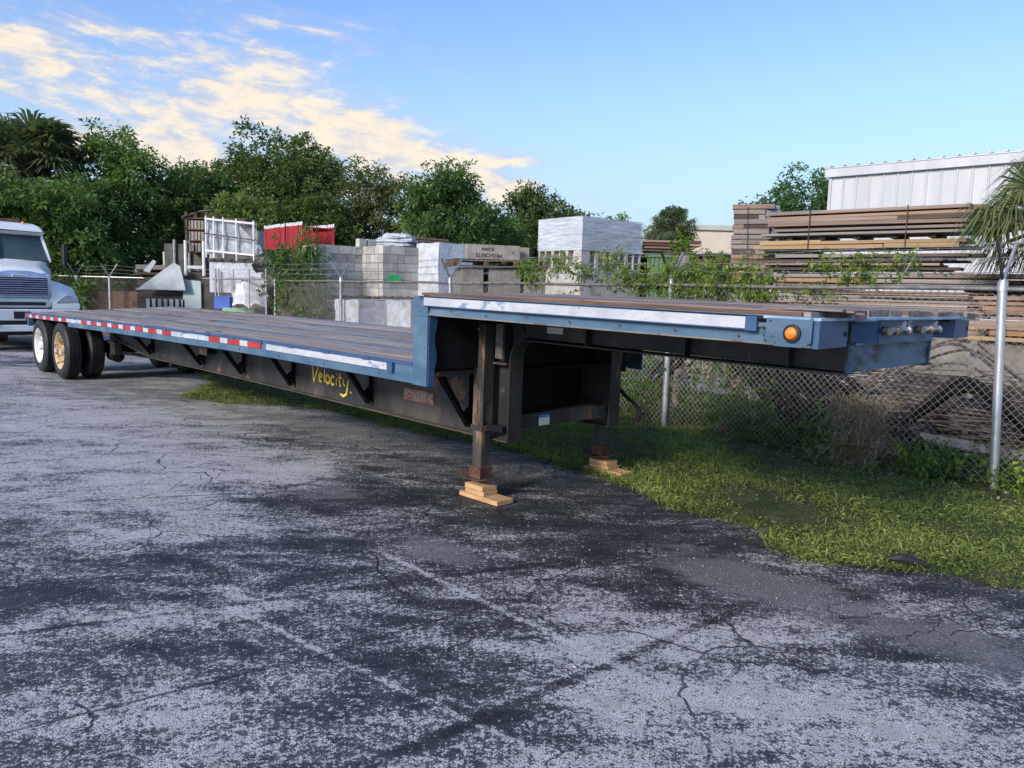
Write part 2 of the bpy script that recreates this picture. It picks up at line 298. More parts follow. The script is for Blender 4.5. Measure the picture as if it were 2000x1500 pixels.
def tag(o, label=None, cat=None, group=None, kind=None):
    if label: o['label'] = label
    if cat: o['category'] = cat
    if group: o['group'] = group
    if kind: o['kind'] = kind
    return o
def empty(name, loc=(0, 0, 0), rz=0, ry=0):
    o = bpy.data.objects.new(name, None); COL.objects.link(o); o.location = loc; o.rotation_euler = (0, ry, rz); o.empty_display_size = .2; return o
def thing(name, label, cat, loc=(0, 0, 0), rz=0, group=None): return tag(empty(name, loc, rz), label, cat, group)
def copy_tree(o, parent=None):
    c = o.copy(); COL.objects.link(c)
    if parent: c.parent = parent
    for ch in list(o.children): copy_tree(ch, c)
    return c
def text(name, body, size, mat, parent, M, extrude=.001, xs=1.0):
    cu = bpy.data.curves.new(name, 'FONT'); cu.body = body; cu.size = size; cu.extrude = extrude; cu.align_x = 'CENTER'; cu.align_y = 'CENTER'; cu.resolution_u = 2
    cu.materials.append(mat); o = bpy.data.objects.new(name, cu); COL.objects.link(o); o.parent = parent
    me = bpy.data.meshes.new_from_object(o); me.name = name; bpy.data.objects.remove(o); o = bpy.data.objects.new(name, me); COL.objects.link(o); o.parent = parent
    if not me.materials: me.materials.append(mat)
    o.matrix_local = M @ Matrix.Diagonal((xs, 1, 1, 1)); return o

def fast_mesh(name, V, F, mat, parent=None, tint=None, smooth=False, kind=None):
    """V (n,3), F (m,k) numpy"""
    V = np.asarray(V, np.float32); F = np.asarray(F, np.int32); me = bpy.data.meshes.new(name); k = F.shape[1]
    me.vertices.add(len(V)); me.vertices.foreach_set('co', V.ravel())
    me.loops.add(F.size); me.loops.foreach_set('vertex_index', F.ravel())
    me.polygons.add(len(F)); me.polygons.foreach_set('loop_start', np.arange(0, F.size, k, dtype=np.int32))
    if smooth: me.polygons.foreach_set('use_smooth', np.ones(len(F), bool))
    me.update(calc_edges=True)
    if tint is not None:
        a = me.attributes.new('tint', 'FLOAT', 'FACE'); a.data.foreach_set('value', np.clip(tint, 0, 1).astype(np.float32))
    me.materials.append(mat); o = bpy.data.objects.new(name, me); COL.objects.link(o)
    if parent: o.parent = parent
    if kind: o['kind'] = kind
    return o
def unit(a): return a / (np.linalg.norm(a, axis=-1, keepdims=True) + 1e-9)
def leaves(C, D, L, Wd, droop=0.0, rng=RNG):
    """leaf-shaped quads (tip, sides, stem) at C, pointing along D, length L, width Wd"""
    n = len(C); D = unit(D); up = unit(rng.normal(size=(n, 3)) + np.array([0, 0, .9]))
    S = unit(np.cross(D, up)); N = np.cross(S, D); L = np.broadcast_to(L, n)[:, None]; Wd = np.broadcast_to(Wd, n)[:, None]
    mid = C + D * L * .45 - N * L * .04; tip = C + D * L + np.array([0, 0, -1]) * L * droop - N * L * .12
    V = np.stack([C, mid + S * Wd * .5, tip, mid - S * Wd * .5], 1).reshape(-1, 3)
    return V, np.arange(4 * n).reshape(n, 4)

# ------------------------------------------------------------------ setting: ground
def ground_sheet(name, pts, z, mat, sub=False):
    mb = MB(); mb.v = [(x, y, z) for x, y in pts]; mb.f = [tuple(range(len(pts)))]
    o = mb.build(name, mat); o['kind'] = 'structure'; return o

def asphalt_mat():
    m = bpy.data.materials.new('worn_sealed_asphalt'); m.use_nodes = True; t = NT(m.node_tree); t.n.clear()
    out = t.n.new('ShaderNodeOutputMaterial'); b = t.n.new('ShaderNodeBsdfPrincipled'); t.l.new(b.outputs[0], out.inputs[0])
    co = t.n.new('ShaderNodeTexCoord').outputs['Object']
    # drive-direction streaks
    st = t.node('ShaderNodeMapping', Vector=co, Rotation=(0, 0, R(46)), Scale=(1, 2.4, 1)).outputs[0]
    st2 = t.node('ShaderNodeMapping', Vector=co, Rotation=(0, 0, R(-28)), Scale=(1, 2.1, 1)).outputs[0]
    big = t.noise(co, .38, 4, .5); mid = t.noise(st, 1.15, 8, .62, .3); mid2 = t.noise(st2, 3.6, 8, .68, .5); fin = t.noise(co, 26, 5, .7)
    speck = t.math('ADD', t.math('MULTIPLY', t.noise(co, 105, 3, .65), .62), t.math('MULTIPLY', t.noise(co, 43, 4, .6), .38)); speck2 = t.voro(co, 150).outputs['Distance']
    dist = t.vmath('LENGTH', co)
    x = t.n.new('ShaderNodeSeparateXYZ'); t.l.new(co, x.inputs[0]); X, Y = x.outputs[0], x.outputs[1]
    def blob(cx, cy, rx, ry, a=0): return smooth_blob(t, X, Y, cx, cy, rx, ry, a)
    wob = t.math('MULTIPLY', t.math('SUBTRACT', t.noise(co, 1.7, 4), .5), .35)
    def seam(x0, y0, x1, y1, w):
        L = math.hypot(x1 - x0, y1 - y0); ux, uy = (x1 - x0) / L, (y1 - y0) / L
        d = t.math('ADD', t.math('SUBTRACT', t.math('MULTIPLY', t.math('SUBTRACT', X, x0), -uy), t.math('MULTIPLY', t.math('SUBTRACT', Y, y0), -ux)), t.math('MULTIPLY', wob, .16))
        along = t.math('ADD', t.math('MULTIPLY', t.math('SUBTRACT', X, x0), ux), t.math('MULTIPLY', t.math('SUBTRACT', Y, y0), uy))
        ends = t.math('MULTIPLY', t.ramp(along, -.2, .1), t.ramp(along, L + .1, L - .2))
        return t.math('MULTIPLY', t.ramp(t.math('ABSOLUTE', d), w, w * .2), ends)
    # seal coat worn away; darker blobs under the trailer also paint its ambient shade
    worn = t.math('ADD', t.math('ADD', t.math('MULTIPLY', t.math('SUBTRACT', mid, .5), 1.9), t.math('MULTIPLY', t.math('SUBTRACT', mid2, .5), 1.25)), t.math('MULTIPLY', t.math('SUBTRACT', big, .5), 1.6))
    worn = t.math('ADD', worn, .04)
    for cx, cy, rx, ry, w in ((.5, 5.6, 1.6, 1.5, -.33), (-.9, 7.2, 1.6, 1.2, -.14), (.1, 4.2, 1.3, .7, -.12), (-1.0, 3.2, .9, .6, -.06), (-3.6, 6.2, 1.9, 1.7, .14), (-5.5, 9.5, 2.6, 2.8, .24), (-2.2, 5.0, .8, .7, .12), (-1.9, 6.8, .7, .5, .25),
                              (.9, 2.9, .8, .45, .16), (-.3, 2.35, .8, .3, .12), (1.3, 3.6, .8, .25, .12), (-8, 13, 4, 4, .2), (-1.3, 2.5, .5, .3, .08)):
        worn = t.math('ADD', worn, t.math('MULTIPLY', blob(cx, cy, rx, ry), w))
    worn = t.math('ADD', worn, t.math('MULTIPLY', seam(-1.41, 3.76, .21, 2.5, .03), .30))
    worn = t.math('ADD', worn, t.math('MULTIPLY', seam(-.75, 4.6, .62, 3.1, .035), .34))
    dk = t.math('ADD', seam(-.55, 2.38, 1.25, 3.92, .05), t.math('MULTIPLY', seam(-2.6, 3.2, .3, 4.55, .035), .7))
    worn = t.math('SUBTRACT', worn, t.math('MULTIPLY', dk, .30))
    thr = t.math('ADD', t.math('MULTIPLY', worn, .95), t.math('ADD', t.math('MULTIPLY', t.math('SUBTRACT', speck, .5), 3.3), t.math('MULTIPLY', t.math('SUBTRACT', fin, .5), 1.5)))
    expo = t.ramp(thr, .0, .22)
    stone = t.mix(t.ramp(speck2, .25, .75), (.68, .68, .675), (.24, .245, .25))
    stone = t.mix(t.ramp(t.noise(co, 7, 5, .7), .40, .68), stone, (.37, .37, .375))
    seal = t.mix(t.ramp(mid2, .35, .7), (.018, .021, .026), (.042, .046, .054))
    seal = t.mix(t.math('MULTIPLY', t.ramp(worn, -.45, .35), .75), seal, t.mix(t.ramp(t.voro(co, 210).outputs['Distance'], .2, .7), (.150, .157, .170), (.065, .070, .080)))
    c = t.mix(expo, seal, stone)
    # dirt / fine gravel drifted into patches
    dirtm = t.math('ADD', t.math('MULTIPLY', t.math('SUBTRACT', t.noise(st, 1.6, 7, .65), .5), 1.4), -.30)
    for cx, cy, rx, ry, w in ((-.45, 4.75, .55, .28, .62), (-1.5, 6.0, .55, .4, .45), (1.7, 3.95, .9, .33, .55), (1.25, 4.5, .6, .35, .5), (-.2, 6.6, 1.5, .6, .30), (-1.8, 8.6, 2.0, 1.0, .45), (2.2, 3.5, .5, .3, .35), (-5, 11, 3, 1.4, .35), (-7.5, 13, 4, 2.5, .3)):
        dirtm = t.math('ADD', dirtm, t.math('MULTIPLY', blob(cx, cy, rx, ry, R(-40)), w))
    dmask = t.math('MULTIPLY', t.ramp(dirtm, .0, .34), .85)
    dirt = t.mix(t.ramp(t.noise(co, 140, 3), .42, .66), (.085, .086, .090), (.31, .31, .31))
    dirt = t.mix(t.ramp(fin, .3, .7), dirt, (.155, .158, .165))
    c = t.mix(dmask, c, dirt)
    # cracks
    wv = t.vmath('ADD', co, t.vmath('SCALE', t.node('ShaderNodeTexNoise', Vector=co, Scale=1.4, Detail=6.).outputs['Color'], sc=.7))
    cr = t.voro(wv, .72, 'DISTANCE_TO_EDGE').outputs['Distance']
    cr2 = t.voro(wv, 2.1, 'DISTANCE_TO_EDGE').outputs['Distance']
    crack = t.math('MAXIMUM', t.math('MULTIPLY', t.ramp(cr, .008, .002), t.ramp(mid, .42, .56)), t.math('MULTIPLY', t.ramp(cr2, .010, .003), t.ramp(t.noise(co, .6, 2), .50, .60)))
    crack = t.math('MAXIMUM', crack, t.math('MULTIPLY', dk, t.ramp(fin, .46, .64, 0, .42)))
    for x0, y0, x1, y1 in ((-2.75, 3.25, -2.05, 4.05), (-2.75, 3.86, -1.62, 4.33), (-1.72, 2.62, -.85, 3.22), (-.85, 3.22, .0, 3.93), (-3.7, 5.35, -2.05, 5.92), (-3.2, 7.3, -.6, 7.0), (-5.5, 8.0, -2.6, 8.6)):
        crack = t.math('MAXIMUM', crack, t.math('MULTIPLY', seam(x0, y0, x1, y1, .012), t.ramp(fin, .34, .52)))
    c = t.mix(t.math('MULTIPLY', crack, .8), c, (.016, .015, .015))
    tan = t.math('MULTIPLY', t.ramp(t.noise(st2, 1.1, 6), .62, .72), t.ramp(speck, .45, .7))
    c = t.mix(t.math('MULTIPLY', tan, .5), c, (.23, .18, .10))
    t.l.new(c, b.inputs['Base Color'])
    t.put(b, 'Roughness', t.mix(expo, (.62, .62, .62), (.85, .85, .85))); b.inputs['Specular IOR Level'].default_value = .35
    h = t.math('SUBTRACT', t.math('ADD', t.math('MULTIPLY', speck, .7), t.math('MULTIPLY', t.math('SUBTRACT', 1., speck2), .5)), t.math('MULTIPLY', crack, 2.2))
    bn = t.node('ShaderNodeBump', Strength=.65, Distance=.008, Height=h); t.l.new(bn.outputs[0], b.inputs['Normal'])
    return m
ASPH = asphalt_mat()
SOIL = weather('verge_soil', (.040, .055, .022), (.080, .085, .045), 6, .95, 0, .6, 40, [((.20, .185, .16), 14, .66, .04), ((.028, .050, .014), 2, .5, .1)], rnd=0, spec=.2)
YARD = weather('yard_gravel', (.20, .195, .185), (.34, .33, .32), 2.2, .95, 0, .6, 60, [((.10, .095, .085), 1.2, .55, .1), ((.07, .06, .05), 5, .62, .08)], rnd=0, spec=.2)
FARG = weather('far_ground', (.10, .11, .07), (.16, .16, .11), .5, .95, 0, .2, 10, rnd=0, spec=.2)
ground_sheet('ground', [(-400, -400), (400, -400), (400, 400), (-400, 400)], -.008, FARG)
ground_sheet('asphalt', [(-60, -20), (20, -20), (20, 60), (-60, 60)], -.004, ASPH)
EDGE = [(-6.6, 17.3), (-6.9, 16.4), (-6.69, 15.47), (-6.07, 14.6), (-5.34, 13.6), (-4.92, 12.68), (-4.67, 11.78), (-4.6, 10.97), (-4.3, 10.72), (-3.9, 10.55), (-3.2, 10.5), (-2.42, 10.19), (-1.6, 9.3), (-.84, 8.56), (-.3, 8.2), (.07, 7.83), (.50, 7.2), (.79, 6.79),
        (.98, 6.5), (1.16, 6.26), (1.25, 5.95), (1.33, 5.7), (1.6, 5.5), (1.80, 5.30), (1.80, 5.05), (1.72, 4.85), (1.80, 4.76), (1.93, 4.68), (2.2, 4.62), (2.48, 4.52), (2.72, 4.42), (2.94, 4.29), (3.8, 3.7), (6, 2.4), (10, .2)]
FU = Vector((-.63485, .77263)); FN = Vector((.77263, .63485))      # along the fence (away), behind the fence
F0 = Vector((4.25, 6.72))
def FP(s, off=0): p = F0 + FU * s + FN * off; return p
def jitter_line(pts, step=.07, amp=.07):
    out = []
    for a, b in zip(pts[:-1], pts[1:]):
        n = max(1, int(math.dist(a, b) / step))
        for k in range(n):
            x = a[0] + (b[0] - a[0]) * k / n; y = a[1] + (b[1] - a[1]) * k / n
            out.append((x + amp * mnoise.noise((x * 3, y * 3, 0)) + amp * .6 * mnoise.noise((x * 11, y * 11, 4)), y + amp * mnoise.noise((x * 3, y * 3, 9)) + amp * .6 * mnoise.noise((x * 11, y * 11, 14))))
    return out
EDGEJ = jitter_line(EDGE)
ground_sheet('verge', EDGEJ + [tuple(FP(-9, 3.6)), tuple(FP(8.5, 3.6)), tuple(FP(9.5, .55)), tuple(FP(15, .55))], .0, SOIL)  # dark soil carried on behind the fence stands in for shade there
ground_sheet('yard', [tuple(FP(-14, 3.5)), tuple(FP(8.4, 3.5)), tuple(FP(9.4, .5)), tuple(FP(26, .45)), tuple(FP(26, 40)), tuple(FP(-14, 40))], .004, YARD)

def in_poly(P, poly):
    x, y = P[:, 0], P[:, 1]; ins = np.zeros(len(P), bool); n = len(poly); j = n - 1
    for i in range(n):
        xi, yi = poly[i]; xj, yj = poly[j]
        c = ((yi > y) != (yj > y)) & (x < (xj - xi) * (y - yi) / (yj - yi + 1e-12) + xi); ins ^= c; j = i
    return ins
def pnoise(P, s, seed=0):
    return np.array([mnoise.noise((p[0] * s + seed, p[1] * s - seed, seed * .37)) for p in P])

def make_grass():
    poly = EDGEJ + [tuple(FP(-9, .35)), tuple(FP(14.2, .35))]
    pts = []; 
    def sample(n, lo, hi):
        P = np.stack([RNG.uniform(-7.4, 7, n), RNG.uniform(lo, hi, n)], 1); P = P[in_poly(P, poly)]
        return P[np.abs(P[:, 0]) < P[:, 1] * .75 + .3]
    P = np.concatenate([sample(330000, 3.3, 7), sample(400000, 7, 10.5), sample(150000, 10.5, 17.5)])
    ej = np.array(EDGEJ); ei = RNG.integers(0, len(ej), 26000); P = np.concatenate([P, ej[ei] + RNG.normal(size=(26000, 2)) * np.array([.055, .055])])
    g = pnoise(P, 1.3, 3); g2 = pnoise(P, 5., 8); d2f = (P - np.array(F0)) @ np.array(FN)   # distance in front of fence is negative
    dens = .78 + .5 * g + .35 * g2; dens = np.where(d2f > -.55, dens - .45 + .25 * g2, dens)
    dens = np.where(pnoise(P, .75, 21) > .28, dens - .35, dens)
    keep = RNG.uniform(size=len(P)) < np.clip(dens, .08, 1); P = P[keep]; g = g[keep]; g2 = g2[keep]
    n = len(P); typ = RNG.uniform(size=n) < .80
    C = np.concatenate([P, np.zeros((n, 1))], 1)
    # blades
    Pb = C[typ]; nb = len(Pb); Db = unit(np.concatenate([RNG.normal(size=(nb, 2)) * .75, np.full((nb, 1), 1.)], 1))
    Lb = RNG.uniform(.025, .075, nb) * (1 + .7 * g[typ]) * np.where(RNG.uniform(size=nb) < .05, 1.9, 1); V1, F1 = leaves(Pb, Db, Lb, Lb * .055 + .0022, .35)
    # broad small leaves held a little above the soil
    Pl = C[~typ]; nl = len(Pl); Pl[:, 2] = RNG.uniform(.008, .05, nl); Dl = unit(np.concatenate([RNG.normal(size=(nl, 2)), RNG.normal(size=(nl, 1)) * .35 + .15], 1))
    Ll = RNG.uniform(.010, .024, nl); V2, F2 = leaves(Pl, Dl, Ll, Ll * .6, .1)
    tint = np.concatenate([.35 + .35 * g[typ] + .25 * g2[typ] + RNG.normal(size=nb) * .22, .50 + .40 * g[~typ] + .3 * g2[~typ] + RNG.normal(size=nl) * .2])
    o = fast_mesh('grass', np.concatenate([V1, V2]), np.concatenate([F1, F2 + len(V1)]), GRASS, None, tint)
    tag(o, 'short green grass and clover strip between asphalt and fence', 'grass', kind='stuff')
make_grass()

def make_stones():
    """loose chips on the asphalt and verge: tiny irregular tetra-like stones in one mesh"""
    base = np.array([(1, 0, -.3), (-.5, .9, -.3), (-.6, -.8, -.3), (.1, .1, .8), (.5, -.5, .3), (-.2, .6, .4)]); faces = np.array([(0, 1, 3), (1, 2, 3), (0, 3, 4), (0, 4, 2), (2, 4, 3), (0, 2, 1), (1, 5, 3)])
    def field(n, cx, cy, sx, sy, r0, r1):
        P = np.stack([RNG.normal(cx, sx, n), RNG.normal(cy, sy, n)], 1); return P, RNG.uniform(r0, r1, n) * RNG.uniform(.3, 1, n)
    sets = [field(2600, .2, 4.6, 1.3, .9, .002, .006), field(1500, 1.6, 4.1, .8, .35, .002, .007), field(900, -1.2, 6, .9, .8, .003, .007), field(70, 1.0, 4.4, .9, .6, .007, .015), field(900, .5, 3.2, 1.3, .5, .0015, .004)]
    P = np.concatenate([s[0] for s in sets]); r = np.concatenate([s[1] for s in sets])
    for s_ in np.arange(-2, 5, .02):   # limestone bits along the fence foot
        if random.random() < .7: q = FP(s_, random.gauss(-.25, .16)); P = np.vstack([P, [q.x, q.y]]); r = np.append(r, random.choice((.008, .012, .02, .02, .035)) * random.uniform(.4, 1))
    P = P[:, :]; n = len(P); a = RNG.uniform(0, 6.28, n); ca, sa = np.cos(a), np.sin(a)
    Rm = np.stack([np.stack([ca, -sa, 0 * a], 1), np.stack([sa, ca, 0 * a], 1), np.stack([0 * a, 0 * a, 1 + 0 * a], 1)], 1)
    V = np.einsum('nij,kj->nki', Rm, base) * r[:, None, None] * RNG.uniform(.7, 1.2, (n, 6, 1)); V[:, :, 2] *= .6; V += np.concatenate([P, (r * .15)[:, None]], 1)[:, None, :]
    F = (faces[None] + 6 * np.arange(n)[:, None, None]).reshape(-1, 3)
    tag(fast_mesh('gravel', V.reshape(-1, 3), F, STONE), 'loose pale stone chips scattered on asphalt and along fence foot', 'gravel', kind='stuff')
make_stones()

# ------------------------------------------------------------------ drop-deck trailer
YAW, TILT = R(-45.965), R(.783)
TR = tag(empty('flatbed_trailer', (-.63, 5.624, 0), YAW, TILT), 'long blue drop deck flatbed trailer with weathered plank deck standing on wooden blocks', 'trailer')
W = 2.58
ZX = np.array([-11.75, -9.3, -7.1, -5.6, -4.2, -3.2, -2.5, 0.]); ZZ = np.array([.846, .906, .960, .990, 1.013, 1.033, 1.040, 1.055])
def zl(x, y=0.): return float(np.interp(x, ZX, ZZ)) + .13 * (y / W) * max(0, -x / 11.7)
def zg(x): return -x * math.sin(TILT) * -1      # body z of the ground at x (trailer frame is tilted)
def gz(x): return x * math.sin(TILT)            # ground height seen in the tilted trailer frame
XS = list(np.linspace(-11.7, -.17, 36))
# deck planks, lower deck: rows between steel strips, each row in pieces with uneven joints
def plank(x0, x1, y0, y1, zf, mat, th=.045, n=8, name='deck_plank', lift=0):
    xs = np.linspace(x0, x1, n); mb = MB(); cup = random.uniform(-.004, .004)
    tw = random.uniform(-.004, .006); g = random.uniform(.003, .007)
    prof = [(y0 + g, -th), (y1 - g, -th), (y1 - g, 0), ((y0 + y1) / 2, cup), (y0 + g, 0)]
    ph = random.uniform(0, 9)
    mb.sweep(prof, xs, lambda x, y: zf(x, y) + lift + .003 * math.sin(x * 2.1 + ph) + tw * (y - y0) / (y1 - y0))
    return mb.build(name, mat, TR)
rows = [.075 + k * .1873 for k in range(14)]
STR = {3: .655, 6: 1.25, 10: 1.92}
ys = [.075]; strips = [.645, 1.235, 1.885]
bounds = [(.075, .26), (.26, .445), (.445, .62), (.67, .85), (.85, 1.03), (1.03, 1.21), (1.26, 1.46), (1.46, 1.66), (1.66, 1.86), (1.91, 2.10), (2.10, 2.30), (2.30, 2.505)]
for (y0, y1) in bounds:
    cuts = [-11.66] + sorted(random.uniform(-9.8, -2.5) for _ in range(2)) + [-.19]
    if 1.0 < y0 < 1.1: cuts = [-11.66, -6.45, -5.5, -.19]
    for k, (a, b) in enumerate(zip(cuts[:-1], cuts[1:])):
        if 1.0 < y0 < 1.1 and k == 1: continue       # a plank is missing here: the dark hole in the deck
        plank(a + .005, b - .005, y0, y1, zl, PLANK if random.random() < .8 else PLANKD, n=14, lift=random.uniform(-.004, .004))
for y in strips:
    MB().sweep([(y - .022, -.03), (y + .022, -.03), (y + .022, .004), (y - .022, .004)], XS, zl).build('nailing_strip', BLUE, TR)
# side rails of the lower deck (near, far) and rear bolster
for side in (0, 1):
    y_ = (lambda a: a) if side == 0 else (lambda a: W - a)
    def pr(p): return [(y_(a), b) for a, b in (p if side == 0 else p[::-1])]
    XR = [x for x in XS if x < -9.1]; 
    MB().sweep(pr([(0, -.018), (.075, -.03), (.075, -.002), (.012, .002), (0, -.004)]), XS, zl).build('rub_rail', BLUE_DK if side == 0 else BLUE, TR)
    MB().sweep(pr([(.008, -.085), (.06, -.085), (.06, -.02), (.008, -.02)]), XS, zl).build('rub_rail_web', BLUE, TR)
    XSf = [x for x in XS if x > -9.35]
    MB().sweep(pr([(.004, -.148), (.075, -.148), (.075, -.138), (.030, -.130), (.020, -.085), (.004, -.085)]), XSf, zl).build('side_rail', BLUE, TR)
    # above the wheels the rail is thin; a splash bracket hangs behind the rear axle
    MB().box(-11.66, -11.60, y_(.02), y_(.10), .62, zl(-11.6) - .09).build('rear_hanger', BLUE, TR)
MB().box(-11.74, -11.68, .0, W, .70, .845).build('rear_bolster', BLUE_DK, TR)
MB().prism([(-10.9, .03, .80), (-10.9, .03, .87), (-10.35, .03, .885), (-10.35, .03, .83)], (0, .18, 0)).build('fender_plate', BLUE_DK, TR)
# reflector tape
def tape(x0, x1, mat, label=None):
    xs = np.linspace(x0 + .004, x1 - .004, 3)
    o = MB().sweep([(-.004, -.078), (.008, -.078), (.008, -.024), (-.004, -.024)], xs, zl).build('reflector_tape', mat, TR)
    if label: o['label'] = label
x = -11.70; k = 0
while x < -2.6:
    L = .28 if k % 2 == 0 else .18
    if -4.75 < x < -3.85: tape(x, x + .88, TAPEG, 'worn blue-grey tape section'); x += .88; k = 0; continue
    if -9.0 < x < -8.6: tape(x, x + .42, TAPEG, 'faded tape section'); x += .42; k = 1; continue
    tape(x, min(x + L, -2.48), TAPER if k % 2 == 0 else TAPEW); x += L; k += 1
tape(-2.47, -.47, TAPEW, 'long scuffed white reflector strip')
MB().box(-.47, -.40, -.020, .02, zl(-.4) - .092, zl(-.4) - .012).build('strip_end_bracket', BLUE_DK, TR)
# short posts under the rub rail (pipe spools seen as dark gaps)
for x in np.arange(-11.2, -.6, .61):
    MB().box(x, x + .10, -.006, .03, zl(x) - .027, zl(x) - .001).build('stake_pocket_lip', BLUE_DK, TR)
# step plate: blue L between lower and upper deck
MB().box(-.166, 0, .0, .012, .901, 1.553).build('step_side_plate', BLUE, TR)
MB().box(-.172, -.004, .013, W - .013, 1.02, 1.50).build('step_face', BLACKDK, TR)
wav = [(0.0, .012, z) for z in np.linspace(.901, 1.41, 30)]
edge = [(0.0, .075 + .012 * math.sin(z * 24) , z) for z in np.linspace(1.41, .901, 30)]
MB().prism(wav + edge, (.006, 0, 0)).build('step_front_flange', BLUE_DK, TR)
MB().box(-.166, 0, W - .012, W, .901, 1.553).build('step_side_plate', BLUE, TR)
# upper deck
ZU = 1.558
def zu(x, y=0.): return ZU
XU = list(np.linspace(0.003, 2.84, 6))
for side in (0, 1):
    y_ = (lambda a: a) if side == 0 else (lambda a: W - .02 - a)
    if side: XU = XU[:-1] + [2.70]
    def pr(p): return [(y_(a), b) for a, b in (p if side == 0 else p[::-1])]
    MB().sweep(pr([(0, -.140), (.075, -.140), (.075, -.132), (.022, -.126), (.016, -.066), (.0, -.060), (0.0, -.010), (.006, .0), (.075, .0), (.075, -.02), (.012, -.02), (.012, -.06), (.006, -.07), (.006, -.125)][:9]), XU, zu).build('upper_side_rail', BLUE, TR)
MB().box(-.035, 2.51, -.012, -.001, ZU - .071, ZU - .015).build('reflector_strip', TAPEW, TR)['label'] = 'long white strip reflector on upper rail'
MB().box(-.035, 2.515, -.016, -.0005, ZU - .0765, ZU - .0715).build('strip_lower_lip', BLUE_DK, TR)
MB().box(2.515, 2.575, -.020, -.0005, ZU - .080, ZU - .010).build('strip_end_bracket', BLUE_DK, TR)
# upper deck planks: a near raised group ending short of the front with a broken end, others run on
ub = [(.03 + k * .1795, .03 + (k + 1) * .1795) for k in range(14)]
for i, (y0, y1) in enumerate(ub):
    x1 = 2.78 if i > 2 else (2.80, 2.84, 2.86)[i]
    e = plank(-.10, x1 + random.uniform(-.03, .02), y0, min(y1, W - .03), lambda x, y: 1.578 + .008 * math.sin(y / W * 3.14), PLANKD if i % 3 else PLANK, th=.042, n=9, name='upper_deck_plank', lift=random.uniform(-.003, .004))
MB().box(-.09, 2.78, .012, .030, 1.559, 1.5765).build('plank_edge_board', PLANKE, TR)
for i in range(5):
    MB().bar((2.55 + i * .02, .10 + i * .03, 1.590 + .002 * i), (2.93 + .03 * (i % 2), .12 + i * .055, 1.592 - .005 * i), .05, .010).build('splintered_plank_end', PLANKD, TR)
MB().box(-.10, 2.74, .0, W, 1.520, 1.552).build('upper_deck_base', BLACKDK, TR)
MB().sweep([(.10, -.075), (W - .1, -.075), (W - .1, -.055), (.10, -.055)], XS, zl).build('lower_deck_base', BLACKDK, TR)
# nose of the trailer
nose = [(2.80, .012), (2.870, .015), (2.868, .06), (2.845, .375), (2.68, .395), (2.665, .45), (2.68, .58), (2.74, .72), (2.80, .80), (2.81, .86), (2.81, 1.66), (2.79, 1.76), (2.74, 1.88), (2.70, 2.00), (2.68, 2.12), (2.68, 2.15), (2.775, 2.20), (2.765, 2.52), (2.74, 2.550), (2.60, 2.568), (2.60, .012)]
MB().prism([(a, b, 1.413) for a, b in nose], (0, 0, .128)).build('nose_panel', BLUE_DK, TR, smooth=True)
cap = [(a + (.022 if a > 2.7 else 0), b) for a, b in [(2.80, -.004), (2.845, .03), (2.85, .375), (2.83, .44), (2.82, .86), (2.82, 1.70), (2.80, 2.14), (2.775, 2.19), (2.750, 2.52), (2.72, 2.56), (2.60, 2.56), (2.60, -.004)]]
MB().prism([(a, b, 1.5415) for a, b in cap], (0, 0, .013)).build('nose_cap', weather('pale_blue_cap_paint', (.20, .33, .46), (.36, .50, .60), 6, .5, 0, .1, 50, [((.10, .12, .16), 9, .62, .06), ((.55, .62, .66), 7, .62, .1)], (1, 1, 1), 0), TR)
for (a, b) in ((.30, .62), (2.02, 2.30)):
    MB().prism([(2.86, a, 1.5385), (2.905, a + .03, 1.5385), (2.905, b - .05, 1.5385), (2.85, b, 1.5385)], (0, 0, .006)).build('nose_step_lip', BLUE, TR)
for y, xx in ((.34, 2.850), (2.48, 2.770)):
    MB().lathe([(0, 0), (.012, 0), (.012, .002), (0, .002)], (xx, y, 1.475), 'X', 10).build('slot_hole', BLACKDK, TR)
# bolted octagonal gusset with marker lamp
MB().prism([(2.62, -.008, 1.545), (2.62, -.008, 1.44), (2.665, -.008, 1.414), (2.80, -.008, 1.414), (2.845, -.008, 1.44), (2.845, -.008, 1.545)], (0, .0075, 0)).build('corner_gusset', BLUE, TR)
MB().box(2.8105, 2.8135, .86, 1.66, 1.416, 1.538).build('nose_lit_tone_face', BLUE, TR)  # added sheet: its lighter blue paints in the brighter shading of the centre
MB().lathe([(0, 0), (.043, 0), (.043, -.012), (.033, -.016), (.0, -.016)], (2.754, -.009, 1.478), 'Y', 12).build('lamp_grommet', RUBBER, TR, smooth=True)
lamp = MB().lathe([(0, -.030), (.014, -.029), (.025, -.024), (.030, -.014), (0, -.014)], (2.754, -.010, 1.478), 'Y', 24).build('marker_lamp', AMBER, TR, smooth=True); lamp['label'] = 'round orange marker lamp'
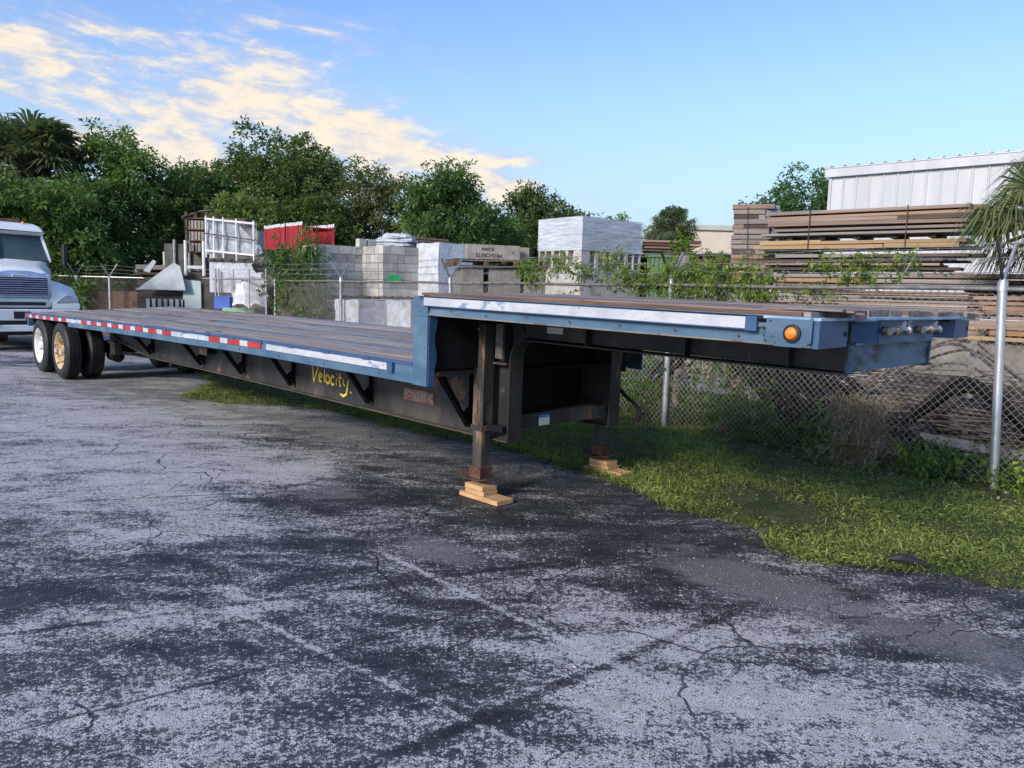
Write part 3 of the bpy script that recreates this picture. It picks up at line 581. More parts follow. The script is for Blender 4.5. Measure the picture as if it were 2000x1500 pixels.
# kingpin plate box under the nose
XU[-1] = 2.84
MB().prism([(2.732, .665, 1.413), (2.740, .665, 1.256), (2.740, 1.86, 1.262), (2.732, 1.885, 1.413)], (-.012, 0, 0)).build('kingpin_plate', weather('sooted_blue_paint', (.085, .155, .235), (.13, .205, .285), 3, .5, 0, .1, 60, [((.028, .036, .044), 2.2, .44, .14), ((.10, .065, .05), 9, .69, .05)], (1, 1, 2.2), 0), TR)
MB().bar((2.748, .668, 1.405), (2.752, .668, 1.258), .014, .02).build('plate_edge_flange', BLUE, TR)
MB().bar((2.742, 1.875, 1.405), (2.746, 1.852, 1.264), .010, .012).build('plate_edge_flange', BLUE, TR)
MB().tube([(2.762, .70 + .17 * k, 1.409 + .003 * math.sin(k * 2.2)) for k in range(8)], .006, 6).build('weld_bead', TAPEG, TR)
MB().box(2.10, 2.73, .70, 1.90, 1.262, 1.272).build('bolster_plate', BLACKDK, TR)
MB().sweep([(-.0045, -.1405), (.075, -.1405), (.075, -.1395), (-.0045, -.1325)], XU, zu).build('rail_lip', weather('dirty_rail_lip', (.14, .13, .11), (.22, .20, .165), 9, .8, 0, .2, 60, [((.12, .07, .04), 8, .58, .08)], rnd=0), TR)
for x_ in np.arange(.25, 2.5, .37):
    MB().lathe([(0, -.003), (.006, -.003), (.007, 0), (0, 0)], (x_, -.001, ZU - .105 + .01 * math.sin(x_ * 9)), 'Y', 6).build('rivet', RUST, TR)
for x_, z_ in ((2.60, 1.50), (2.60, 1.47), (2.615, 1.44), (2.67, 1.43), (2.655, 1.46), (2.64, 1.53), (2.83, 1.43)):
    MB().lathe([(0, -.012), (.005, -.012), (.006, -.008), (0, -.008)], (x_, 0, z_), 'Y', 6).build('bolt', RUST, TR)
for x_ in np.arange(-8.8, -.3, .82):
    MB().lathe([(0, -.004), (.008, -.004), (.009, .004), (0, .004)], (x_, 0, zl(x_) - .115), 'Y', 6).build('bolt', RUST, TR)
for z_ in (1.02, 1.18, 1.34): MB().lathe([(0, -.003), (.006, -.003), (.006, 0), (0, 0)], (-.03, 0, z_), 'Y', 6).build('rivet', BLUE_DK, TR)
MB().box(-.166, .0, -.0015, -.0002, 1.409, 1.4125).build('plate_seam', BLUE_DK, TR)
# gladhands
for y0, ln in ((.90, .13), (1.40, .115)):
    zc = 1.486
    g = MB(); g.tube([(2.822, y0, zc), (2.86, y0, zc)], .016, 10); g.tube([(2.855, y0 - .02, zc + .004), (2.885, y0 + ln * .55, zc + .004), (2.89, y0 + ln, zc)], [.013, .023, .018], 10); g.lathe([(0, 0), (.025, 0), (.027, .010), (.020, .016), (0, .016)], (2.888, y0 + ln, zc), 'Y', 14)
    g.tube([(2.885, y0 + ln * .6, zc + .02), (2.885, y0 + ln * .85, zc + .045)], .010, 8)
    g.tube([(2.875, y0 + .02, zc), (2.880, y0 + .035, zc)], .027, 12); g.tube([(2.86, y0 - .035, zc - .004), (2.862, y0 - .005, zc)], .020, 8)
    g.build('gladhand', CHROME, TR, smooth=True)
    MB().tube([(2.822, y0 - .03, zc), (2.850, y0 - .03, zc)], .022, 10).build('gladhand_socket', RUBBER, TR, smooth=True)
for k in range(4): MB().box(2.821, 2.8225, 1.235, 1.235 + (.055, .03, .06, .06)[k], 1.528 - k * .014, 1.537 - k * .014).build('sticker_line', LABELW, TR)
# main beams with fish-belly web
YB = (.684, W - .684)
def web_bottom(x): return float(np.interp(x, [-11.6, -9.05, -8.9, -7.33, -4.8, 0, .24], [.66, .66, .575, .418, .442, .458, .461]))
for i, yb in enumerate(YB):
    xs = np.linspace(-11.5, .215, 34); poly = [(x, yb - .006, web_bottom(x)) for x in xs]
    arch = [(.215, yb - .006, 1.05)] + [(.215 + .16 * (1 - math.cos(a)), yb - .006, 1.11 + .16 * math.sin(a)) for a in np.linspace(.15, math.pi / 2, 8)] + [(2.735, yb - .006, 1.262), (2.735, yb - .006, 1.515), (-.18, yb - .006, 1.515)]
    top = [(x, yb - .006, zl(x, yb) - .06) for x in np.linspace(-.19, -11.5, 24)]
    MB().prism(poly + arch + top, (0, .012, 0)).build('main_beam', BLACKST, TR)
    xs2 = list(np.linspace(-9.0, .20, 30))
    MB().sweep([(yb - .055, -.012), (yb + .055, -.012), (yb + .055, 0), (yb - .055, 0)], xs2, lambda x, y: web_bottom(x)).build('bottom_flange', FLANGE, TR)
    # vertical flange of the drop, arch, and upper bottom flange
    path = [(.222, .455), (.222, 1.09)] + [(.222 + .155 * (1 - math.cos(a)), 1.09 + .165 * math.sin(a)) for a in np.linspace(.2, math.pi / 2, 7)] + [(2.735, 1.256)]
    mb = MB()
    for (a, b) in zip(path[:-1], path[1:]):
        d = Vector((b[0] - a[0], b[1] - a[1])).normalized(); nx, nz = d.y * .010, -d.x * .010
        mb.hexa([(a[0], yb - .07, a[1]), (a[0], yb + .07, a[1]), (b[0], yb + .07, b[1]), (b[0], yb - .07, b[1]), (a[0] + nx, yb - .07, a[1] + nz), (a[0] + nx, yb + .07, a[1] + nz), (b[0] + nx, yb + .07, b[1] + nz), (b[0] + nx, yb - .07, b[1] + nz)])
    mb.build('drop_flange', BLACKST, TR)
    # outriggers: triangular brackets with a cut-out
    s = -1 if i == 0 else 1; yo = .07 if i == 0 else W - .07; yw = yb - .008 if i == 0 else yb + .008
    for x in (-8.5, -7.32, -6.10, -5.54 + .68, -4.36 + .75, -3.17, -1.69, -.256)[:0] + (-7.32, -6.2, -5.54, -4.36, -3.17, -1.69, -.256):
        if x == -6.2: continue
        zt = zl(x, yo) - .15 if x < -.3 else .86; zb_ = web_bottom(x) + .05
        y_in = yw + s * .0; t = .010
        mb = MB(); yo2 = yw + s * .34; zt = zl(x, 0) - .125
        mb.prism([(x, yw, zb_), (x, yw + s * .045, zb_ + .04), (x, yw + s * .045, zt), (x, yw, zt)], (t, 0, 0))
        mb.prism([(x + .0005, yw + s * .02, zb_), (x + .0005, yw + s * .075, zb_ - .0), (x + .0005, yo2 + s * .03, zt), (x + .0005, yo2 - s * .045, zt)], (t, 0, 0))
        mb.prism([(x + .001, yw + s * .03, zb_ + .10), (x + .001, yw + s * .06, zb_ + .05), (x + .001, yw + s * .11, zb_ + .11), (x + .001, yw + s * .055, zb_ + .16)], (t, 0, 0))
        mb.bar((x + .006, yw + s * .055, zb_ + .0), (x + .006, yo2 + s * .02, zt), .05, .008, (0, 0, 1))
        mb.build('outrigger', BLACKDK, TR)
for x in np.arange(-11.2, -.3, .61):   # cross members
    MB().box(x, x + .05, .08, W - .08, zl(x) - .145, zl(x) - .080).build('cross_member', BLACKDK, TR)
for x in (.35, .95, 1.55, 2.15):
    MB().box(x, x + .06, .05, W - .05, 1.43, 1.515).build('cross_member', BLACKDK, TR)
for x in (.95, 1.75, 2.42):
    for yb in YB: MB().box(x, x + .012, yb - .065, yb - .007, 1.262, 1.50).build('web_stiffener', BLACKST, TR)
MB().prism([(.12, .676, 1.50), (.12, .676, 1.30), (.33, .676, 1.30), (.20, .676, 1.50)], (0, -.010, 0)).build('arch_gusset', BLACKST, TR)
MB().box(-.16, -.15, .70, W - .70, .50, 1.0).build('drop_back_plate', BLACKDK, TR)
MB().box(-.15, .20, .70, 1.88, 1.0, 1.012).build('drop_shelf', BLACKDK, TR)
MB().box(-.05, .20, .60, .675, 1.050, 1.062).build('web_ledge', BLACKST, TR)
# cross tube between the drops, with document sticker
MB().box(.08, .205, .76, W - .76, .545, .655).build('cross_tube', BLACKST, TR)
MB().box(.206, .208, .98, 1.10, .550, .612).build('sticker', LABELW, TR); MB().box(.206, .2082, .98, 1.10, .613, .635).build('sticker_head', LABELB, TR)
MB().box(.545, .70, .672, .6765, 1.317, 1.362).build('spec_plate', LABELW, TR)
# painted name and maker's plate
def brush(strokes, M, w, name='letter'):
    for st in strokes:
        mb = MB(); n = len(st); L = []; Rr = []
        for i, p in enumerate(st):
            a = Vector(st[max(i - 1, 0)]); b = Vector(st[min(i + 1, n - 1)]); d = (b - a).normalized(); nn = Vector((-d.y, d.x)); ww = w * (1.0 if 0 < i < n - 1 else .55) * random.uniform(.85, 1.15)
            L.append(Vector(p) + nn * ww / 2); Rr.append(Vector(p) - nn * ww / 2)
        vs_ = [M @ Vector((q.x, q.y, 0)) for q in L + Rr] + [M @ Vector((q.x, q.y, .001)) for q in L + Rr]
        fs = []
        for i in range(n - 1): fs += [(i, i + 1, n + i + 1, n + i), (2 * n + i, 3 * n + i, 3 * n + i + 1, 2 * n + i + 1)]
        mb.add(vs_, fs); mb.build(name, YELLOW, TR)
def arc(cx, cy, rx, ry, a0, a1, n=10): return [(cx + rx * math.cos(R(a)), cy + ry * math.sin(R(a))) for a in np.linspace(a0, a1, n)]
Mv = Matrix(((1, 0, 0, -2.80), (0, 0, -1, .675), (-.02, 1, 0, .575), (0, 0, 0, 1)))
brush([[(0, .19), (.015, .10), (.03, .005)], [(.03, .005), (.08, .10), (.12, .17)],
       [(.13, .055), (.19, .085)] + arc(.165, .07, .033, .042, 20, 310, 10),
       [(.245, .17), (.24, .09), (.245, .03)],
       arc(.305, .07, .036, .042, 80, 440, 12),
       arc(.405, .07, .036, .043, 40, 320, 10),
       [(.475, .10), (.472, .03)], [(.478, .135), (.476, .148)],
       [(.535, .16), (.53, .08), (.54, .035), (.56, .03)], [(.50, .11), (.575, .12)],
       [(.60, .11), (.605, .06), (.635, .045)], [(.69, .11), (.675, .03), (.655, -.035), (.60, -.06), (.545, -.045)]], Mv, .027)
MB().lathe([(0, 0), (.010, 0), (.010, -.002), (0, -.002)], (-2.06, .6755, .556), 'Y', 10).build('registered_mark', YELLOW, TR)
MB().box(-1.185, -.755, .668, .6755, .610, .715).build('maker_plate', NAMEPL, TR)
text('maker_name', 'FONTAINE', .088, PLATELET, TR, Matrix(((1, 0, 0, -.97), (0, 0, -1, .6675), (0, 1, 0, .663), (0, 0, 0, 1))), .001, .95)
MB().box(-5.42, -5.20, .560, .575, .64, .73).build('side_lamp_plate', CASTGREY, TR)
sl = MB().lathe([(0, -.02), (.025, -.018), (.034, 0), (0, 0)], (-5.31, .556, .688), 'Y', 14).build('side_marker_lamp', AMBER, TR, smooth=True)
MB().box(-5.42, -5.20, .575, .680, .66, .71).build('side_lamp_arm', BLACKDK, TR)
# landing legs
def leg(yc, s):
    x0, x1 = -.055, .060; t = math.tan(TILT)
    e = bpy.data.objects.new('landing_leg', None); COL.objects.link(e); e.parent = TR
    y0, y1 = yc - .058, yc + .058
    gx = gz(.0)
    e_ = MB().box(x0, x1, y0, y1, .55, 1.36).build('leg_tube', LEGMAT, e, bevel=.008)
    MB().box(x0 - .006, x1 + .006, y0 - .006, y1 + .006, .53, .57).build('leg_collar', LEGMAT, e)
    MB().box(x0 + .006, x1 - .006, y0 + .006, y1 - .006, .22, .55).build('leg_inner_tube', LEGMAT, e, bevel=.006)
    MB().box(x0 - .006, x1 + .010, y0 - .008, y1 + .004, .155, .245).build('foot_shoe', RUST, e)
    MB().lathe([(0, 0), (.014, 0), (.014, -.008), (0, -.008)], (.0, y0 - .008, .205), 'Y', 10).build('foot_pin', RUST, e)
    pts = [(-.15, .185), (-.10, .158), (-.05, .150), (.06, .150), (.12, .160), (.17, .180)]
    mb = MB()
    for (a, za), (b, zb2) in zip(pts[:-1], pts[1:]): mb.hexa([(a, yc - .10, za - .006), (b, yc - .10, zb2 - .006), (b, yc + .11, zb2 - .006), (a, yc + .11, za - .006), (a, yc - .10, za), (b, yc - .10, zb2), (b, yc + .11, zb2), (a, yc + .11, za)])
    mb.build('foot_plate', RUST, e)
    # brace from the collar to the web
    MB().bar((.06, yc, .56), (.15, yc + s * .08, .55), .05, .05).build('leg_brace', BLACKDK, e)
    return e
LEGN = leg(.556, 1); LEGF = leg(W - .556, -1)
MB().box(.075, .165, .595, .670, 1.09, 1.36).build('leg_gearbox', CASTGREY, TR, bevel=.006)
MB().box(.166, .190, .59, .675, 1.08, 1.37).build('gearbox_bracket', BLACKST, TR)
MB().tube([(-.01, .50, 1.31), (-.03, .44, 1.31), (-.10, .40, 1.30)], .012, 8).build('crank_stub', CASTGREY, TR, smooth=True)
MB().bar((.0, .62, 1.25), (.0, W - .62, 1.25), .04, .04).build('leg_cross_shaft', BLACKDK, TR)
MB().bar((-.5, 1.7, 1.0), (.0, 1.95, .56), .07, .02).build('far_leg_brace', BLACKDK, TR)
# wheels: two axles, dual tyres each side
XW = (-9.756, -11.038); WZ = {}
def wheel(xw, ya, outward, rimmat, dual_inner=False):
    zc = .465 + gz(xw)
    e = bpy.data.objects.new('wheel', None); COL.objects.link(e); e.parent = TR; e.location = (xw, ya, zc)
    s = outward   # -1: outer face toward the near side
    w = .235; r = .465
    prof = [(.300, 0), (.305, .008 * 1), (.36, -.006), (.415, -.002), (.445, .016), (.458, .034)]
    gr = []
    yy = .034
    for k in range(5):
        gr += [(.465 - (.004 if k in (0, 4) else 0), yy + .003), (.465 - (.004 if k in (0, 4) else 0), yy + .026)]
        if k < 4: gr += [(.450, yy + .028), (.450, yy + .035)]
        yy += .0345
    prof = prof + gr + [(.458, w - .034), (.445, w - .016), (.415, w), (.36, w), (.300, w)]
    prof = [(a, b * -s) for a, b in prof]
    MB().lathe(prof, (0, 0, 0), 'Y', 48).build('tyre', RUBBER, e, smooth=True)
    if not dual_inner:
        rp = [(.302, .0), (.296, .006), (.288, .012), (.275, .05), (.262, .10), (.245, .118), (.15, .112), (.14, .10), (.0, .10)]
        MB().lathe([(a, b * -s) for a, b in rp], (0, 0, 0), 'Y', 48).build('rim', rimmat, e, smooth=True)
        hp = [(.0, -.0), (.07, .004), (.085, .03), (.09, .10)]
        MB().lathe([(a, b * -s) for a, b in hp], (0, 0, 0), 'Y', 20).build('hub', rimmat, e, smooth=True)
        mb = MB()
        for k in range(10):
            a = k * .628; cx, cz = .125 * math.cos(a), .125 * math.sin(a)
            mb.lathe([(0, .09 * -s), (.014, .09 * -s), (.014, .112 * -s), (0, .112 * -s)], (cx, 0, cz), 'Y', 6)
        mb.build('lug_nuts', rimmat, e)
        mb = MB()
        for k in range(5):
            a = k * 1.2566 + .3; mb.lathe([(0, .1095 * -s), (.026, .1095 * -s)], (.205 * math.cos(a), 0, .205 * math.sin(a)), 'Y', 10)
        mb.build('hand_holes', RUBBER, e)
    return e
for xw, rm in ((XW[0], RIMR), (XW[1], RIMW)):
    a = wheel(xw, .040, -1, rm); a['label'] = 'outer wheel with rusted rim' if rm is RIMR else 'outer wheel with rust-flecked white rim'
    wheel(xw, .375, -1, rm, True); wheel(xw, W - .04, 1, rm); wheel(xw, W - .375, 1, rm, True)
    MB().tube([(xw, .40, .465 + gz(xw)), (xw, W - .40, .465 + gz(xw))], .065, 12).build('axle', BLACKDK, TR, smooth=True)
    MB().tube([(xw + .3, .75, .40 + gz(xw)), (xw + .62, .75, .40 + gz(xw))], .095, 14).build('brake_chamber', BLACKDK, TR, smooth=True)
MB().box(-9.25, -9.02, .66, .76, .30, .66).build('spring_hanger', BLACKST, TR); MB().box(-9.30, -8.98, .64, .80, .48, .50).build('hanger_plate', FLANGE, TR)
MB().box(-9.9, -8.2, .95, 1.05, .44, .60).build('slider_rail', BLACKDK, TR)
MB().tube([(-9.0, .95, .30), (-8.2, .95, .36), (-7.6, .98, .38)], .02, 8).build('air_line', BLACKDK, TR)
MB().tube([(-8.05, 1.3, .42), (-7.45, 1.3, .42)], .13, 16).build('air_tank', BLACKDK, TR, smooth=True)
MB().tube([(-9.6, .8, .30), (-8.9, .8, .34), (-8.3, .95, .34)], .03, 8).build('spring_leaf', BLACKDK, TR)
# hose drooping on the far side of the nose
MB().tube([(.10, 2.2, 1.40), (.06, 2.2, 1.10), (.0, 2.2, .93), (.0, 2.2, .83), (.03, 2.2, .76), (.10, 2.2, .70), (.20, 2.2, .645), (.27, 2.2, .60), (.285, 2.2, .55), (.25, 2.2, .48)], .018, 8).build('hanging_hose', BLACKST, TR, smooth=True)
MB().box(.03, .13, 2.06, 2.16, .92, 1.30).build('far_tool_box', BLACKDK, TR)

# timber pads under the landing feet: each piece is its own thing
TE = Vector((math.cos(YAW), math.sin(YAW))); TN = Vector((-TE.y, TE.x)); T0 = Vector((-.63, 5.624))
def pad(xc, yc, which):
    def bx(name, xa, xb, ya, yb, z0, z1, label, rot=0):
        mb = MB(); mb.box(xa, xb, ya, yb, 0, z1 - z0); p = T0 + TE * xc + TN * yc
        o = mb.build(name, NEWWOOD, None, bevel=.003); o.location = (p.x, p.y, z0); o.rotation_euler = (0, 0, YAW + rot)
        tag(o, label, 'wooden block', 'timber pieces under the landing feet')
    bx('wood_plank', -.17, .27, -.085, .085, .0, .036, f'long orange pine plank flat on the ground under the {which} landing leg')
    bx('wood_block', -.11, .10, -.075, .075, .0365, .073, f'lower short pine block on the plank under the {which} landing leg', .03)
    bx('wood_block', -.115, .095, -.077, .073, .0735, .112, f'upper short pine block touching the foot plate of the {which} landing leg', -.02)
pad(.05, .53, 'near'); pad(.05, W - .556, 'far')

# ------------------------------------------------------------------ chain-link fence
RAILZ = 1.74
POSTS = [(-4.6, GALV), (0, GALVN), (3.70, GALV), (8.3, GALV), (12.35, GALV), (15.75, GALV)]
def chainlink(name, p0, p1, z0, z1, parent, pitch=.072, r=.0026, seed=1):
    """woven wire as zigzags, 3-sided strands"""
    p0 = Vector(p0); p1 = Vector(p1); L = (p1 - p0).length; d = (p1 - p0) / L; n = Vector((-d.y, d.x))
    h = pitch / 2; nw = int(L / h); ns = int((z1 - z0) / h); rs = np.random.default_rng(seed)
    j = np.arange(ns + 1); zz = z0 + j * h; P = []
    for i in range(nw):
        s = i * h + np.where((j + i) % 2 == 0, 0, h); s = s + .006 * np.sin(zz * 3 + i * .05 + seed)
        bulge = .012 * np.sin(s * 1.3) * np.sin(zz * 2.2) + np.where(j % 2 == 0, .002, -.002) + .02 * np.exp(-zz * 5) * np.sin(s * 2.3)
        pts = np.stack([p0.x + d.x * s + n.x * bulge, p0.y + d.y * s + n.y * bulge, zz + .004 * np.sin(s * 2)], 1)
        P.append(pts)
    P = np.array(P); m = ns + 1
    D = np.gradient(P, axis=1); D = unit(D); A = unit(np.cross(D, np.array([n.x, n.y, 0]))); B = np.broadcast_to(np.array([n.x, n.y, 0]), A.shape)
    ring = [A * math.cos(a) * r + B * math.sin(a) * r for a in (0, 2.094, 4.189)]
    V = np.stack([P + q for q in ring], 2).reshape(-1, 3)
    idx = (np.arange(nw)[:, None] * m + np.arange(m - 1)[None, :]).ravel() * 3
    F = np.concatenate([np.stack([idx + k, idx + (k + 1) % 3, idx + 3 + (k + 1) % 3, idx + 3 + k], 1) for k in range(3)])
    return fast_mesh(name, V, F, WIRE, parent, None, kind='stuff')
FENCE = thing('chain_link_fence', 'long galvanised chain link fence with V arms and barbed wire behind the trailer', 'fence')
def varm(parent, p, zt, d, n, ln=.34, dark=False, lean=0.):
    for sgn, m in ((-1, BLACKST if dark else GALV), (1, GALV)):
        q0 = (p.x, p.y, zt); q1 = (p.x + n.x * sgn * ln * .62 + d.x * lean, p.y + n.y * sgn * ln * .62 + d.y * lean, zt + ln)
        MB().bar(q0, q1, .030, .018, (d.x, d.y, 0)).build('barb_arm', m, parent)
for s, m in POSTS:
    p = FP(s); lean = Vector((0, 0))
    if s == 8.3: lean = FU * .10
    if s == 0: lean = FU * .085
    tops = (p.x + lean.x, p.y + lean.y, RAILZ + .02)
    rr = .037 if s in (0, 3.70) else .034
    MB().tube([(p.x, p.y, 0), tops], rr, 16).build('post', m, FENCE, smooth=True)
    MB().tube([(tops[0], tops[1], RAILZ - .02), (tops[0], tops[1], RAILZ + .06), (tops[0], tops[1], RAILZ + .10)], [rr + .008, rr + .005, .016], 16).build('post_cap', GALV, FENCE, smooth=True)
    for zt in (.45, 1.05): MB().tube([(p.x + lean.x * zt / 1.74 + rr * 1.05 * math.cos(a), p.y + lean.y * zt / 1.74 + rr * 1.05 * math.sin(a), zt + .01 * math.sin(a)) for a in np.linspace(0, 6.28, 14)], .003, 5).build('tie_wire', GALV, FENCE)
    varm(FENCE, Vector(tops[:2]), RAILZ + .06, FU, FN, dark=(s in (0, 3.70)), lean=random.uniform(-.05, .05))
RS = np.linspace(-4.6, 15.75, 60)
MB().tube([(*FP(s, .0), RAILZ + .006 * math.sin(s * 2.1)) for s in RS], .021, 10).build('top_rail', GALVD, FENCE, smooth=True)
chainlink('chain_link', FP(-4.6, .045), FP(15.7, .045), .03, RAILZ + .05, FENCE)
for sgn in (-1, 1):
    for k, hh in enumerate((.10, .21, .32)):
        pts = []; mb = MB(); ph = random.uniform(0, 6)
        for s in np.linspace(-4.6, 15.75, 150):
            sag = -.02 * abs(math.sin((s) * .8 + ph)) + .006 * math.sin(s * 5 + ph)
            q = FP(s, sgn * hh * .62); pts.append((q.x, q.y, RAILZ + .06 + hh + sag))
        mb.tube(pts, .0026, 4)
        for i in range(0, 149):
            if i % 1 == 0:
                a = Vector(pts[i]); v = Vector((random.uniform(-1, 1), random.uniform(-1, 1), random.uniform(-1, 1))).normalized() * .018
                mb.tube([a - v, a + v], .0018, 3, False)
        mb.build('barbed_wire', GALV, FENCE)
# gates (two leaves) further on the same line
def gate(s0, s1, label):
    p0 = FP(s0); p1 = FP(s1); g = thing('chain_link_gate', label, 'gate', (0, 0, 0), group='chain link gate leaves')
    for z in (.12, RAILZ + .03): MB().tube([(p0.x, p0.y, z), (p1.x, p1.y, z)], .026, 10).build('gate_rail', GALV, g, smooth=True)
    for p in (p0, p1): MB().tube([(p.x, p.y, .08), (p.x, p.y, RAILZ + .32)], .026, 10).build('gate_stile', GALV, g, smooth=True)
    for k in (.33, .66):
        q = p0.lerp(p1, k); MB().tube([(q.x, q.y, .12), (q.x, q.y, RAILZ + .28)], .016, 8).build('gate_bar', GALV, g, smooth=True)
    chainlink('chain_link', p0, p1, .12, RAILZ + .02, g, .09, .003, 5)
    for k in range(3):
        MB().tube([(p0.x + (p1.x - p0.x) * t, p0.y + (p1.y - p0.y) * t, RAILZ + .10 + k * .1 - .12 * t * (1 - t) + .02 * math.sin(t * 30 + k)) for t in np.linspace(0, 1, 20)], .004, 4).build('barbed_wire', WIRE, g)
    return g
gate(16.3, 19.7, 'nearer leaf of the chain link double gate beside the fence bush')
gate(19.95, 24.3, 'farther leaf of the chain link double gate beside the tall gate post')
LF = thing('chain_link_fence', 'distant chain link fence with V arms behind the white truck under the trees', 'fence')
GP = FP(24.6); tag(MB().tube([(GP.x, GP.y, 0), (GP.x - .05, GP.y, 2.62)], .075, 12).build('gate_post', GALV, None, smooth=True), 'thick tall galvanised gate post at the far end of the gate', 'gate post')
LD = Vector((-.985, .17)); 
lps = [GP + LD * k for k in (.45, 2.1, 3.35, 5.2, 8)]
for i, p in enumerate(lps):
    ln = (.25 if i == 2 else 0)
    MB().tube([(p.x + ln * 1.6, p.y, 0), (p.x, p.y, 1.78)], .045, 10).build('post', GALV, LF, smooth=True)
    varm(LF, p, 1.78, LD, Vector((.7, .7)), .42)
MB().tube([(*GP, 1.76), (*lps[-1], 1.76)], .026, 8).build('top_rail', GALV, LF)
chainlink('chain_link', GP, lps[-1], .05, 1.78, LF, .11, .0035, 9)
for k in range(3): MB().tube([(GP.x + LD.x * s, GP.y + LD.y * s, 1.88 + k * .12 + .02 * math.sin(s * 4)) for s in np.linspace(0, 8, 20)], .004, 4).build('barbed_wire', WIRE, LF)

# ------------------------------------------------------------------ white truck
tk = tag(empty('truck', (-10.94, 17.35, 0), YAW), 'white conventional truck cab with blue-tinted grille parked facing the camera at left', 'truck')
def sec(pts, x): return [(x, y, z) for y, z in pts]
def loft(mb, secs):
    n = len(secs[0]); vs_ = [p for s_ in secs for p in s_]; fs = []
    for i in range(len(secs) - 1):
        for k in range(n - 1): fs.append((i * n + k, i * n + k + 1, (i + 1) * n + k + 1, (i + 1) * n + k))
    mb.add(vs_, fs); return mb
def arch(w, zb, zt, rr=.15, n=6):
    """half-section from right bottom over the top to left bottom"""
    pts = [(w, zb), (w, (zb + zt) / 2)]
    for a in np.linspace(0, 90, n): pts.append((w - rr + rr * math.cos(R(a)), zt - rr + rr * math.sin(R(a))))
    pts.append((0, zt + .02)); return pts + [(-a, b) for a, b in pts[-2::-1]]
hood = loft(MB(), [sec(arch(.58, 1.00, 1.74, .12), .02), sec(arch(.63, 1.0, 1.80, .16), -.08), sec(arch(.70, 1.0, 1.88, .22), -.6), sec(arch(.86, 1.0, 1.97, .30), -1.15), sec(arch(1.02, 1.0, 2.03, .28), -1.62)])
hood.build('hood', TRUCKW, tk, smooth=True)
MB().box(-.02, .015, -.60, .60, .98, 1.72).build('hood_face', TRUCKW, tk, bevel=.01)
cab = loft(MB(), [sec(arch(1.02, .6, 2.03, .2), -1.60), sec(arch(1.02, .6, 2.06, .2), -1.66)]); cab.build('cowl', TRUCKW, tk, smooth=True)
MB().hexa([(-1.66, -1.06, .6), (-1.66, 1.06, .6), (-3.4, 1.10, .6), (-3.4, -1.10, .6), (-2.08, -.98, 2.72), (-2.08, .98, 2.72), (-3.4, 1.02, 2.80), (-3.4, -1.02, 2.80)]).build('cab', TRUCKW, tk, bevel=.05)
loft(MB(), [sec(arch(.97, 2.70, 2.76, .02), -1.93), sec(arch(.98, 2.70, 2.90, .12), -2.05), sec(arch(1.0, 2.72, 2.98, .16), -2.5), sec(arch(1.0, 2.72, 3.0, .16), -3.4)]).build('roof', TRUCKW, tk, smooth=True)
